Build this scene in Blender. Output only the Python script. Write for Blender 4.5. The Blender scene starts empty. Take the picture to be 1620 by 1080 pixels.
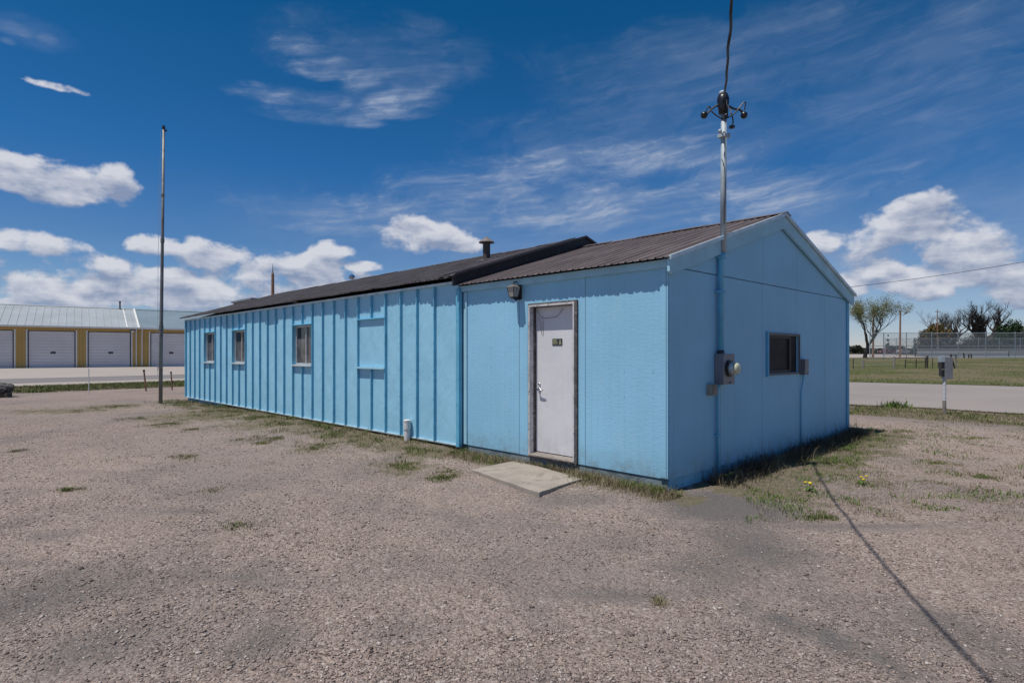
import bpy, math, random
import numpy as np
from mathutils import Vector, Matrix, noise

random.seed(7); rng = np.random.default_rng(7)
S = bpy.context.scene
COL = S.collection
R = math.radians
EYE = 1.58
F = 942.0
AX, AY = 1.785, 6.78            # near corner of the blue building on the ground
ANG = R(43.53)                  # building frame: local x = gable direction, local y = long wall direction
CA, SA = math.cos(ANG), math.sin(ANG)
SUN = Vector((0.34, 0.205, -1.0)).normalized()

def W(u, v):                    # building frame -> world xy
    return (AX + u*CA - v*SA, AY + u*SA + v*CA)
def smooth(a, b, x):
    t = min(1, max(0, (x-a)/(b-a))); return t*t*(3-2*t)
def toUV(x, y):
    dx, dy = x-AX, y-AY
    return dx*CA+dy*SA, -dx*SA+dy*CA
def ground_z(x, y):
    u, v = toUV(x, y)
    pn = x*.62+y*.78
    t = min(1, max(0, (pn-40)/65.0))
    z = 1.0*t*smooth(0, 12, x)
    z += .5*min(1, max(0, (pn-110)/110.0))*smooth(0, 12, x)
    if -9 < x < 16 and y < 22:
        # slight bank against the walls, the far gable corner sits a little higher
        z += .10*smooth(1.0, 6.0, u)*smooth(7, 1, abs(v))*smooth(12, 8, u)
        z += (.055*smooth(3.4, 4.2, v)+.02)*smooth(-1.3, -.1, u)*smooth(16, 12, v)*(1 if v > 0 else 0)
        near = 1-smooth(9, 14, math.hypot(x, y-5))
        z += near*.018*noise.noise(Vector((x*.7, y*.7, 0)))
        z += near*.008*noise.noise(Vector((x*3, y*3, 5)))
    return z
def gp(px, py, z=0.0):          # where a sight line meets the flat ground
    d = F*(EYE-z)/(py-560.0)
    return ((px-810)/F*d, d)

# ------------------------------------------------------------------ mesh building
class MB:
    def __init__(s): s.v = []; s.f = []
    def add(s, vs, fs):
        o = len(s.v); s.v += [tuple(p) for p in vs]; s.f += [tuple(i+o for i in f) for f in fs]; return s
    def box(s, x0, x1, y0, y1, z0, z1):
        return s.add([(x0,y0,z0),(x1,y0,z0),(x1,y1,z0),(x0,y1,z0),(x0,y0,z1),(x1,y0,z1),(x1,y1,z1),(x0,y1,z1)],
              [(0,3,2,1),(4,5,6,7),(0,1,5,4),(1,2,6,5),(2,3,7,6),(3,0,4,7)])
    def prism(s, pts, ax, a0, a1):   # polygon pts in the two other axes, extruded along axis ax
        n = len(pts)
        def P(p, a):
            return (a, p[0], p[1]) if ax == 'x' else ((p[0], a, p[1]) if ax == 'y' else (p[0], p[1], a))
        vs = [P(p, a0) for p in pts]+[P(p, a1) for p in pts]
        fs = [tuple(range(n))[::-1], tuple(range(n, 2*n))]+[(i, (i+1) % n, n+(i+1) % n, n+i) for i in range(n)]
        return s.add(vs, fs)
    def tube(s, pts, r, n=8, cap=True):
        pts = [Vector(p) for p in pts]; k = len(pts)
        rs = r if isinstance(r, (list, tuple)) else [r]*k
        vs = []; prev = None
        for i, p in enumerate(pts):
            d = (pts[min(i+1, k-1)]-pts[max(i-1, 0)])
            d = d.normalized() if d.length > 1e-9 else Vector((0, 0, 1))
            if prev is None:
                a = d.cross(Vector((0, 0, 1)) if abs(d.z) < .9 else Vector((1, 0, 0))).normalized()
            else:
                a = (prev-d*prev.dot(d))
                a = a.normalized() if a.length > 1e-6 else d.orthogonal().normalized()
            prev = a; b = d.cross(a)
            for j in range(n):
                t = 2*math.pi*j/n
                vs.append(p+(a*math.cos(t)+b*math.sin(t))*rs[i])
        fs = []
        for i in range(k-1):
            for j in range(n):
                fs.append((i*n+j, i*n+(j+1) % n, (i+1)*n+(j+1) % n, (i+1)*n+j))
        if cap: fs += [tuple(range(n))[::-1], tuple((k-1)*n+j for j in range(n))]
        return s.add(vs, fs)
    def lathe(s, prof, c=(0, 0, 0), n=20, axis='z'):   # prof: (radius, height)
        pts = []
        for r_, h in prof:
            for j in range(n):
                t = 2*math.pi*j/n; a, b = r_*math.cos(t), r_*math.sin(t)
                q = (a, b, h) if axis == 'z' else ((h, a, b) if axis == 'x' else (a, h, b))
                pts.append((q[0]+c[0], q[1]+c[1], q[2]+c[2]))
        k = len(prof)
        fs = [(i*n+j, i*n+(j+1) % n, (i+1)*n+(j+1) % n, (i+1)*n+j) for i in range(k-1) for j in range(n)]
        fs += [tuple(range(n))[::-1], tuple((k-1)*n+j for j in range(n))]
        return s.add(pts, fs)
    def ball(s, c, r, n=10, m=6, sz=1.0, jit=0):
        prof = []
        vs = []; fs = []
        for i in range(m+1):
            a = math.pi*i/m
            for j in range(n):
                t = 2*math.pi*j/n
                q = 1+(random.uniform(-jit, jit) if 0 < i < m else 0)
                vs.append((c[0]+r*q*math.sin(a)*math.cos(t), c[1]+r*q*math.sin(a)*math.sin(t), c[2]+r*q*sz*math.cos(a)))
        for i in range(m):
            for j in range(n): fs.append((i*n+j, (i+1)*n+j, (i+1)*n+(j+1) % n, i*n+(j+1) % n))
        return s.add(vs, fs)
    def build(s, name, mat, parent=None, loc=(0, 0, 0), rz=0, bevel=0, smoothed=False):
        me = bpy.data.meshes.new(name); me.from_pydata(s.v, [], s.f); me.update()
        import bmesh
        bm = bmesh.new(); bm.from_mesh(me)
        bmesh.ops.recalc_face_normals(bm, faces=bm.faces); bm.to_mesh(me); bm.free()
        return link(name, me, mat, parent, loc, rz, bevel, smoothed)

def link(name, me, mat, parent=None, loc=(0, 0, 0), rz=0, bevel=0, smoothed=False):
    me.materials.append(mat)
    o = bpy.data.objects.new(name, me); COL.objects.link(o)
    o.location = loc; o.rotation_euler = (0, 0, rz)
    if parent: o.parent = parent
    if smoothed:
        me.polygons.foreach_set('use_smooth', [True]*len(me.polygons))
    if bevel:
        m = o.modifiers.new('bevel', 'BEVEL'); m.width = bevel; m.segments = 2; m.limit_method = 'ANGLE'
    return o
def raw_mesh(name, verts, tris, mat, parent=None, k=3, shade=False):
    """verts (n,3) and faces (m,k) numpy arrays straight into one mesh"""
    me = bpy.data.meshes.new(name)
    n, m = len(verts), len(tris)
    me.vertices.add(n); me.vertices.foreach_set('co', np.asarray(verts, np.float32).ravel())
    me.loops.add(m*k); me.loops.foreach_set('vertex_index', np.asarray(tris, np.int32).ravel())
    me.polygons.add(m); me.polygons.foreach_set('loop_start', np.arange(0, m*k, k, dtype=np.int32))
    me.update(calc_edges=True); me.validate()
    return link(name, me, mat, parent, smoothed=shade)
def tag(o, label=None, cat=None, group=None, kind=None):
    if label: o['label'] = label
    if cat: o['category'] = cat
    if group: o['group'] = group
    if kind: o['kind'] = kind
    return o
def thing(name, label, cat, loc=(0, 0, 0), rz=0, group=None):
    o = bpy.data.objects.new(name, None); COL.objects.link(o)
    o.location = loc; o.rotation_euler = (0, 0, rz); o.empty_display_size = .2
    return tag(o, label, cat, group)
def copy_tree(o, parent=None):
    c = o.copy(); COL.objects.link(c); c.parent = parent
    for ch in list(o.children): copy_tree(ch, c)
    return c

# ------------------------------------------------------------------ node helpers
class X:                                   # a socket that does arithmetic
    def __init__(s, t, k): s.t = t; s.k = k
    def _m(s, op, *o):
        n = s.t.nodes.new('ShaderNodeMath'); n.operation = op
        for i, a in enumerate((s,)+o):
            if isinstance(a, X): s.t.links.new(a.k, n.inputs[i])
            else: n.inputs[i].default_value = a
        return X(s.t, n.outputs[0])
    def __add__(s, o): return s._m('ADD', o)
    __radd__ = __add__
    def __sub__(s, o): return s._m('SUBTRACT', o)
    def __mul__(s, o): return s._m('MULTIPLY', o)
    __rmul__ = __mul__
    def __truediv__(s, o): return s._m('DIVIDE', o)
    def max(s, o): return s._m('MAXIMUM', o)
    def min(s, o): return s._m('MINIMUM', o)
    def mod(s, o): return s._m('FLOORED_MODULO', o)
    def abs(s): return s._m('ABSOLUTE')
    def less(s, o): return s._m('LESS_THAN', o)
    def ramp(s, a, b, c=0.0, d=1.0, kind='SMOOTHSTEP'):
        n = s.t.nodes.new('ShaderNodeMapRange'); n.interpolation_type = kind
        s.t.links.new(s.k, n.inputs[0])
        for i, q in enumerate((a, b, c, d)): n.inputs[i+1].default_value = q
        return X(s.t, n.outputs[0])
def rgb(c): return (c[0], c[1], c[2], 1)
class T:
    def __init__(s, tree): s.t = tree
    def node(s, k): return s.t.nodes.new(k)
    def lk(s, a, b): s.t.links.new(a.k if isinstance(a, X) else a, b)
    def mix(s, f, a, b, mode='MIX'):
        n = s.node('ShaderNodeMix'); n.data_type = 'RGBA'; n.blend_type = mode
        for sock, val in ((n.inputs[0], f), (n.inputs[6], a), (n.inputs[7], b)):
            if isinstance(val, X): s.lk(val, sock)
            elif isinstance(val, (tuple, list)): sock.default_value = rgb(val)
            else: sock.default_value = val
        return X(s.t, n.outputs[2])
    def noise(s, vec, scale, detail=4, rough=.55, dist=0, dim='3D', out=0):
        n = s.node('ShaderNodeTexNoise'); n.noise_dimensions = dim
        if vec is not None: s.lk(vec, n.inputs['Vector'])
        n.inputs['Scale'].default_value = scale; n.inputs['Detail'].default_value = detail
        n.inputs['Roughness'].default_value = rough; n.inputs['Distortion'].default_value = dist
        return X(s.t, n.outputs[out])
    def voro(s, vec, scale, feat='F1', rand=1.0):
        n = s.node('ShaderNodeTexVoronoi'); n.feature = feat
        s.lk(vec, n.inputs['Vector']); n.inputs['Scale'].default_value = scale; n.inputs['Randomness'].default_value = rand
        return n
    def co(s, which='Object'):
        return X(s.t, s.node('ShaderNodeTexCoord').outputs[which])
    def pos(s): return X(s.t, s.node('ShaderNodeNewGeometry').outputs['Position'])
    def island(s): return X(s.t, s.node('ShaderNodeNewGeometry').outputs['Random Per Island'])
    def sep(s, v):
        n = s.node('ShaderNodeSeparateXYZ'); s.lk(v, n.inputs[0]); return [X(s.t, o) for o in n.outputs]
    def comb(s, x, y, z):
        n = s.node('ShaderNodeCombineXYZ')
        for i, q in enumerate((x, y, z)):
            if isinstance(q, X): s.lk(q, n.inputs[i])
            else: n.inputs[i].default_value = q
        return X(s.t, n.outputs[0])
    def vmul(s, v, m):
        n = s.node('ShaderNodeVectorMath'); n.operation = 'MULTIPLY'; s.lk(v, n.inputs[0]); n.inputs[1].default_value = m
        return X(s.t, n.outputs[0])
    def attr(s, name):
        n = s.node('ShaderNodeAttribute'); n.attribute_name = name; return X(s.t, n.outputs['Fac'])
    def cramp(s, f, stops):
        n = s.node('ShaderNodeValToRGB'); s.lk(f, n.inputs[0]); e = n.color_ramp.elements
        while len(e) < len(stops): e.new(.5)
        for i, (p, c) in enumerate(stops): e[i].position = p; e[i].color = rgb(c)
        return X(s.t, n.outputs[0])
def material(name, fn):
    m = bpy.data.materials.new(name); m.use_nodes = True
    t = T(m.node_tree); p = m.node_tree.nodes['Principled BSDF']
    fn(t, p); return m
def bump(t, p, h, dist, strength=1.0):
    b = t.node('ShaderNodeBump'); t.lk(h, b.inputs['Height']); b.inputs['Distance'].default_value = dist
    b.inputs['Strength'].default_value = strength; t.lk(b.outputs[0], p.inputs['Normal'])
def basic(name, c, rough=.6, var=.15, scale=4, metal=0, bd=0, bs=60, c2=None, spec=.5):
    def fn(t, p):
        co = t.co()
        n1 = t.noise(co, scale, 5, .6)
        a = t.mix(n1.ramp(.3, .7), tuple(x*(1-var) for x in c), tuple(min(1, x*(1+var)) for x in c))
        if c2: a = t.mix(t.noise(co, scale*2.7, 6, .65).ramp(.56, .66), a, c2)
        t.lk(a, p.inputs['Base Color'])
        p.inputs['Roughness'].default_value = rough; p.inputs['Metallic'].default_value = metal
        p.inputs['Specular IOR Level'].default_value = spec
        if bd: bump(t, p, t.noise(co, bs, 4, .6), bd)
    return material(name, fn)

# ------------------------------------------------------------------ materials
BLUE = (.275, .560, .760)
def siding_fn(t, p):
    co = t.co(); x, y, z = t.sep(co)
    s = x+y
    g = (s.mod(.1016)-.0508).abs().ramp(.0445, .0500)        # grooves every four inches
    seam = (s.mod(1.2192)-.6096).abs().ramp(.6055, .6085)
    grain = t.noise(t.vmul(co, (1, 1, 5.0)), 9, 6, .7)        # rotary-cut plywood grain lies across the boards
    fine = t.noise(t.vmul(co, (9, 9, 1.2)), 12, 4, .6)
    big = t.noise(co, .8, 4, .6)
    c = t.mix(big.ramp(.3, .7), tuple(q*.93 for q in BLUE), tuple(q*1.04 for q in BLUE))
    c = t.mix(grain.ramp(.5, .72, 0, .28), c, tuple(q*.84 for q in BLUE))
    c = t.mix(g*.13, c, tuple(q*.6 for q in BLUE))
    streak = t.noise(t.vmul(co, (14, 14, .35)), 1, 4, .6)
    c = t.mix(streak.ramp(.55, .8, 0, .3), c, (.24, .44, .56))
    c = t.mix(seam*.75, c, (.04, .09, .13))
    chip = t.noise(t.vmul(co, (2, 2, 1)), 21, 4, .7).ramp(.745, .76)
    c = t.mix(chip, c, (.10, .12, .13))
    nx = (s.mod(.4064)-.2032).abs(); nz = (z.mod(.305)-.15).abs()
    nail = (nx*nx+nz*nz)._m('SQRT').less(.0065)*t.noise(co, 5, 2).ramp(.45, .5)
    c = t.mix(nail*.8, c, (.07, .12, .15))
    run = t.noise(t.vmul(co, (26, 26, .5)), 1, 3, .6).ramp(.60, .80)*t.noise(co, 1.3, 3).ramp(.45, .65)
    c = t.mix(run*.35, c, (.16, .25, .29))
    fade = t.noise(t.vmul(co, (1, 1, .6)), 2.3, 5, .65).ramp(.5, .75)
    c = t.mix(fade*.22, c, (.40, .58, .68))
    splash = (z*-1+.50).ramp(0, .4)*t.noise(co, 6, 5, .7).ramp(.30, .70)
    c = t.mix(splash*.6, c, (.20, .23, .22))
    t.lk(c, p.inputs['Base Color']); p.inputs['Roughness'].default_value = .62
    h = grain*.5+fine*.2-g*.16-seam*1.0
    bump(t, p, h, .006)
def steel_blue_fn(t, p):
    co = t.co(); x, y, z = t.sep(co)
    big = t.noise(t.vmul(co, (1, 1, .6)), 1.6, 5, .65)
    c = t.mix(big.ramp(.3, .7), (.268, .545, .72), (.305, .595, .77))
    c = t.mix(t.noise(t.vmul(co, (1, 6, .5)), 2.2, 5, .7).ramp(.55, .8, 0, .35), c, (.25, .48, .62))
    chalk = t.noise(co, 11, 5, .75).ramp(.54, .70)*(z*-1+.75).ramp(0, .6)
    c = t.mix(chalk*.6, c, (.55, .72, .80))
    rust = t.noise(co, 23, 5, .7).ramp(.70, .74)*(z*-1+.6).ramp(-.3, .5)
    c = t.mix(rust*.7, c, (.16, .13, .11))
    t.lk(c, p.inputs['Base Color']); p.inputs['Roughness'].default_value = .48
    bump(t, p, t.noise(t.vmul(co, (1, 1, .5)), 3.0, 3, .5)*1.0+t.noise(co, 9, 3)*.10, .045, .7)
def roof_fn(base, worn, spots, per=0, y0=0):
    def fn(t, p):
        co = t.co()
        big = t.noise(t.vmul(co, (.5, 2, 1)), 1.7, 5, .65)
        c = t.mix(big.ramp(.35, .7), base, worn)
        c = t.mix(t.noise(t.vmul(co, (.3, 6, 1)), 2.5, 5, .7).ramp(.5, .8, 0, .6), c, tuple(q*.55 for q in base))
        if per:      # rib tops worn pale, and painted lighter for relief the high sun lacks
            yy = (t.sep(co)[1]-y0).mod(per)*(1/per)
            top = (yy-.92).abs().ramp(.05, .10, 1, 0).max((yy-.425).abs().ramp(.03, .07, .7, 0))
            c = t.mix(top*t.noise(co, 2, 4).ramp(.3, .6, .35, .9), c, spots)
        c = t.mix(t.noise(co, 7, 6, .7).ramp(.64, .72, 0, .6), c, spots)
        t.lk(c, p.inputs['Base Color']); p.inputs['Roughness'].default_value = .55
        bump(t, p, t.noise(co, 40, 3), .003)
    return fn
M = {}
M['siding'] = material('painted plywood siding', siding_fn)
M['steel'] = material('painted steel panel', steel_blue_fn)
M['rib'] = basic('painted rib', (.13, .42, .60), .5, .1, 3, c2=(.10, .34, .50))
M['trim'] = basic('blue trim board', (.33, .57, .68), .6, .08, 3, bd=.002, bs=40)
M['casing'] = basic('blue casing paint', (.13, .42, .62), .6, .1, 6)
M['pipe_blue'] = basic('blue painted pipe', (.10, .40, .62), .45, .12, 5)
M['zinc'] = basic('zinc flashing', (.52, .62, .66), .45, .15, 6, metal=.2)
M['concrete_base'] = basic('foundation', (.16, .20, .22), .9, .3, 5, bd=.01, bs=30)
M['bluebase'] = basic('blue skirt', (.17, .40, .56), .75, .15, 4, bd=.004, bs=30, c2=(.14, .22, .27))
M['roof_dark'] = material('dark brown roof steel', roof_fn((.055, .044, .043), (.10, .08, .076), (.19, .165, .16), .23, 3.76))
M['roof_brown'] = material('faded brown roof steel', roof_fn((.115, .090, .088), (.18, .148, .14), (.25, .225, .22)))
M['black'] = basic('weathered black flashing', (.016, .015, .016), .6, .3, 5, c2=(.05, .042, .04))
def door_fn(t, p):
    co = t.co(); x, y, z = t.sep(co)
    c = t.mix(t.noise(co, 2, 5).ramp(.3, .7), (.63, .63, .66), (.68, .68, .70))
    c = t.mix(t.noise(t.vmul(co, (20, 20, .6)), 1, 4, .6).ramp(.55, .8, 0, .25), c, (.44, .42, .42))
    c = t.mix((z*-1+.75).ramp(0, .6)*t.noise(co, 7, 5, .7).ramp(.4, .7)*.45, c, (.42, .38, .35))
    c = t.mix(t.noise(co, 26, 4, .7).ramp(.70, .73)*.5, c, (.30, .27, .26))
    t.lk(c, p.inputs['Base Color']); p.inputs['Roughness'].default_value = .5
    bump(t, p, t.noise(co, 5, 3), .004)
M['door'] = material('worn white door paint', door_fn)
M['wornframe'] = basic('peeling frame', (.56, .55, .56), .7, .15, 9, bd=.003, bs=50, c2=(.17, .15, .14))
M['winframe'] = basic('peeling brown window frame', (.17, .16, .165), .7, .2, 9, bd=.003, bs=50, c2=(.035, .03, .03))
M['winsash'] = basic('brown window sash', (.045, .034, .032), .6, .25, 9)
M['jamb'] = basic('bare weathered jamb', (.10, .085, .08), .8, .4, 9, bd=.004, bs=50, c2=(.30, .28, .27))
M['chrome'] = basic('chrome', (.7, .7, .72), .2, .03, 3, metal=1)
M['signplate'] = basic('dark sign plate', (.035, .038, .036), .5, .2, 20)
M['signtext'] = basic('pale sign lettering', (.55, .55, .30), .6, .1, 20)
M['alu'] = basic('window aluminium', (.50, .50, .50), .5, .15, 12, metal=.2, c2=(.30, .30, .30))
M['glass'] = basic('dark window glass', (.03, .032, .036), .06, .3, 2)
M['curtain'] = basic('grey curtain behind glass', (.105, .10, .105), .12, .45, 2.2, c2=None)
M['mesh'] = basic('dark window screen', (.022, .019, .020), .6, .5, 3, spec=.2)
M['wood_grey'] = basic('grey weathered wood', (.25, .22, .20), .85, .25, 8, bd=.004, bs=50, c2=(.12, .10, .09))
M['wood_brown'] = basic('brown pole wood', (.24, .13, .08), .85, .25, 6, bd=.004, bs=40)
M['galv'] = basic('galvanised pipe', (.34, .40, .44), .6, .15, 5, metal=.15)
M['polemetal'] = basic('weathered steel pole', (.20, .195, .19), .55, .25, 3, metal=.3, c2=(.16, .10, .075))
M['boxgrey'] = basic('grey enclosure steel', (.20, .20, .22), .45, .12, 6, metal=.2)
M['cable'] = basic('black cable', (.012, .012, .014), .5, .2, 9)
M['insul'] = basic('dark insulator', (.010, .010, .014), .35, .2, 9)
M['whitewire'] = basic('bare aluminium wire', (.6, .6, .6), .35, .1, 9, metal=.6)
M['beige'] = basic('beige plastic box', (.30, .27, .22), .6, .15, 12, c2=(.13, .12, .10))
M['pvc'] = basic('white plastic pipe', (.68, .66, .64), .4, .06, 9)
M['slab'] = basic('concrete slab', (.30, .26, .22), .9, .14, 2.5, bd=.003, bs=55, c2=(.22, .19, .155))
M['meterglass'] = basic('meter glass', (.50, .50, .36), .08, .1, 20)
M['meterring'] = basic('meter ring', (.62, .64, .62), .3, .08, 20, metal=.7)
M['lampglass'] = basic('frosted lamp glass', (.34, .33, .30), .25, .15, 12)
M['stonemat'] = basic('dark boulder', (.10, .095, .09), .8, .5, 3, bd=.03, bs=9, c2=(.26, .25, .24))
M['screwm'] = basic('screw heads', (.12, .28, .38), .4, .1, 9, metal=.3)
# storage building
M['tan'] = None
def ribbed(name, c, per, off_axis=0, rough=.5, amp=.02, c2=None):
    def fn(t, p):
        co = t.co(); x = t.sep(co)[off_axis]
        g = (x.mod(per)-per/2).abs()
        line = g.ramp(per*.40, per*.48)
        col = t.mix(t.noise(co, .5, 4).ramp(.3, .7), tuple(q*.93 for q in c), tuple(q*1.05 for q in c))
        col = t.mix(line*.45, col, tuple(q*.55 for q in c) if c2 is None else c2)
        t.lk(col, p.inputs['Base Color']); p.inputs['Roughness'].default_value = rough
        bump(t, p, line, amp)
    return material(name, fn)
M['tan'] = ribbed('tan steel cladding', (.47, .30, .085), .30)
M['shopdoor'] = ribbed('shop door panels', (.66, .63, .64), .34, 2, c2=(.54, .52, .53))
M['roof_grey'] = basic('galvanised roof', (.38, .41, .43), .45, .08, .4, metal=.1)
M['roof_blue'] = basic('blue grey roof', (.21, .27, .31), .45, .08, .4, metal=.1)
M['white'] = basic('white trim', (.70, .69, .66), .55, .06, 2)
M['darkgap'] = basic('dark rubber seal', (.02, .02, .025), .7, .1, 4)

# vegetation
def leafy(name, cols, rough=.7, trans=.25):
    def fn(t, p):
        r = t.island()
        k = len(cols)
        c = t.cramp(r, [(i/(k-1), q) for i, q in enumerate(cols)])
        pos = t.pos()
        c = t.mix(t.noise(pos, 1.3, 3).ramp(.35, .65, 0, .5), c, tuple(q*.8 for q in cols[0]))
        t.lk(c, p.inputs['Base Color']); p.inputs['Roughness'].default_value = rough
        p.inputs['Specular IOR Level'].default_value = .2
    return material(name, fn)
M['grass'] = leafy('short grass', [(.075, .12, .022), (.11, .165, .03), (.17, .19, .055), (.30, .26, .14), (.20, .17, .10)])
M['greengrass'] = leafy('green grass', [(.06, .12, .018), (.10, .18, .028), (.14, .21, .045), (.22, .22, .08)])
M['drygrass'] = leafy('dry grass', [(.22, .17, .10), (.30, .245, .15), (.36, .31, .21), (.11, .085, .055), (.15, .15, .06)])
M['brush'] = leafy('dark dry brush', [(.05, .042, .032), (.12, .09, .06), (.20, .16, .11), (.03, .03, .02)])
M['weed'] = leafy('weed leaves', [(.07, .13, .025), (.11, .19, .035), (.16, .23, .06)])
M['yellow'] = basic('dandelion yellow', (.75, .55, .02), .7, .1, 9)
M['bark'] = basic('grey bark', (.085, .075, .065), .9, .3, 2, bd=.02, bs=8)
M['barkdark'] = basic('dark bark', (.045, .038, .034), .9, .3, 2)
M['springleaf'] = leafy('spring leaves', [(.13, .15, .05), (.20, .21, .075), (.26, .25, .10), (.17, .14, .06)])
M['budleaf'] = leafy('olive buds', [(.085, .07, .045), (.12, .10, .05), (.06, .05, .04)])
M['juniper'] = leafy('rusty juniper', [(.05, .055, .02), (.13, .085, .025), (.17, .10, .03), (.035, .045, .018)])
M['barkleaf'] = leafy('twiggy scrub', [(.05, .042, .036), (.09, .075, .06), (.035, .03, .026), (.12, .10, .08)])
M['spruce'] = leafy('dark spruce', [(.02, .045, .018), (.04, .075, .028), (.06, .09, .035)])
M['hedge'] = leafy('dark hedge', [(.03, .032, .022), (.05, .05, .032), (.045, .06, .028)])

def road_fn(c1, c2):
    def fn(t, p):
        pos = t.pos()
        c = t.mix(t.noise(pos, .25, 5, .6).ramp(.3, .7), c1, c2)
        c = t.mix(t.noise(pos, 30, 3, .6).ramp(.4, .7, 0, .3), c, tuple(q*.7 for q in c1))
        t.lk(c, p.inputs['Base Color']); p.inputs['Roughness'].default_value = .9
    return material('road surface', fn)
M['road'] = road_fn((.245, .215, .20), (.285, .25, .23))
M['road_dark'] = road_fn((.165, .155, .155), (.20, .185, .18))
M['road_pale'] = road_fn((.33, .29, .26), (.38, .33, .30))
M['court'] = basic('court surface', (.16, .175, .19), .85, .08, .1)
def field_fn(t, p):
    pos = t.pos()
    n1 = t.noise(t.vmul(pos, (1, 1, 1)), .12, 5, .6); n2 = t.noise(pos, 2.2, 5, .7); n3 = t.noise(pos, .35, 4, .6)
    c = t.mix(n1.ramp(.4, .62), (.070, .085, .028), (.145, .120, .075))
    c = t.mix(n3.ramp(.5, .7, 0, .7), c, (.055, .085, .020))
    c = t.mix(n2.ramp(.45, .7, 0, .6), c, (.165, .14, .09))
    t.lk(c, p.inputs['Base Color']); p.inputs['Roughness'].default_value = 1; p.inputs['Specular IOR Level'].default_value = .1
    bump(t, p, n2, .08)
M['field'] = material('rough grass field', field_fn)
STONE = [(0, (.065, .051, .046)), (.15, (.18, .140, .124)), (.5, (.325, .248, .212)), (.78, (.435, .337, .288)), (.94, (.50, .43, .39)), (1, (.60, .54, .50))]
def gravel_ground_fn(t, p):
    pos = t.pos()
    v1 = t.voro(pos, 46); v2 = t.voro(pos, 95)
    r1 = t.sep(X(t.t, v1.outputs['Color']))[0]; r2 = t.sep(X(t.t, v2.outputs['Color']))[0]
    c = t.mix(t.noise(pos, 9, 3).ramp(.4, .6), t.cramp(r1, STONE), t.cramp(r2, STONE))
    c = t.mix(.25, c, (.285, .225, .196))
    big = t.noise(pos, .33, 5, .62)
    c = t.mix(big.ramp(.42, .66, 0, .5), c, (.185, .165, .158))
    c = t.mix(t.noise(pos, 1.7, 5, .7).ramp(.55, .75, 0, .5), c, (.20, .155, .125))
    c = t.mix(t.noise(t.vmul(pos, (1, .45, 1)), .9, 6, .68).ramp(.50, .68, 0, .45), c, (.135, .122, .118))
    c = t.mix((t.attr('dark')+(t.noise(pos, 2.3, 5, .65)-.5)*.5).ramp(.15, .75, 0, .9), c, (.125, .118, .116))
    c = t.mix(t.attr('pink').ramp(0, 1, 0, .5), c, (.44, .35, .30))
    gm = t.attr('grassy')+(t.noise(pos, 3.1, 7, .75)-.5)*2.2
    gcol = t.mix(t.noise(pos, 7, 5, .7).ramp(.4, .6), (.19, .15, .105), (.105, .11, .045))
    c = t.mix(gm.ramp(.35, .75, 0, .85), c, gcol)
    c = t.mix(t.noise(pos, 160, 3, .6).ramp(.3, .8, 0, .3), c, (.15, .125, .11))
    t.lk(c, p.inputs['Base Color']); p.inputs['Roughness'].default_value = .95; p.inputs['Specular IOR Level'].default_value = .2
    h = X(t.t, v1.outputs['Distance'])*-.7+X(t.t, v2.outputs['Distance'])*-.4+t.noise(pos, 25, 4, .7)*.8
    bump(t, p, h, .018)
M['ground'] = material('gravel ground', gravel_ground_fn)
def stones_fn(t, p):
    c = t.cramp(t.island(), STONE); pos = t.pos()
    big = t.noise(pos, .33, 5, .62)
    c = t.mix(big.ramp(.42, .66, 0, .42), c, (.20, .178, .17))
    c = t.mix(t.noise(pos, 1.1, 4, .6).ramp(.5, .7, 0, .4), c, (.42, .33, .28))
    c = t.mix(t.noise(pos, 90, 3).ramp(.3, .8, 0, .3), c, (.12, .10, .09))
    t.lk(c, p.inputs['Base Color']); p.inputs['Roughness'].default_value = .9; p.inputs['Specular IOR Level'].default_value = .25
M['stones'] = material('loose gravel stones', stones_fn)

# ------------------------------------------------------------------ ground
# patches given as (world x, world y, radius along x, radius along y, strength)
def patch(px, py, rx, ry, s):
    x, y = gp(px, py); x2, _ = gp(px+rx, py); _, ya = gp(px, py-ry); _, yb = gp(px, py+ry)
    return (x, y, abs(x2-x), abs(ya-yb)/2, s)
TUFTS = [patch(*q) for q in [(178, 643, 22, 3, .8), (130, 650, 30, 3, .4), (258, 671, 22, 4, .6), (215, 662, 26, 3, .5), (305, 680, 20, 4, .5), (398, 694, 22, 5, .7), (428, 697, 10, 5, .9), (500, 708, 28, 7, .9), (285, 725, 16, 4, .4), (335, 775, 16, 4, .35), (115, 776, 20, 3, .35), (35, 713, 10, 2, .4), (700, 752, 40, 8, .7), (620, 738, 34, 8, .8), (350, 656, 60, 6, .7), (470, 668, 50, 6, .6), (545, 685, 40, 8, .5), (1440, 690, 30, 4, .4), (1530, 700, 30, 4, .4), (1590, 672, 30, 4, .4), (1490, 740, 20, 5, .4), (1400, 770, 30, 6, .5), (1560, 760, 24, 5, .3), (1300, 820, 20, 4, .3), (1330, 740, 34, 9, .9), (1350, 722, 26, 7, .8)]]
GRASSY = [patch(*q) for q in [(495, 708, 40, 9, .8), (640, 738, 60, 14, .8), (705, 752, 40, 10, .6), (330, 657, 110, 12, .9), (560, 690, 90, 14, .6),
    (425, 697, 16, 5, .7), (90, 650, 110, 6, .75), (180, 643, 60, 5, .8), (270, 673, 30, 5, .6), (430, 672, 110, 12, .75), (395, 829, 34, 10, .45), (1043, 957, 9, 5, .6),
    (1210, 770, 70, 30, .95), (1300, 745, 80, 22, .9), (1365, 715, 60, 18, .8), (1460, 745, 70, 20, .5), (1330, 790, 90, 25, .45), (960, 765, 90, 14, .8), (1290, 780, 90, 25, .5)]]
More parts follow.
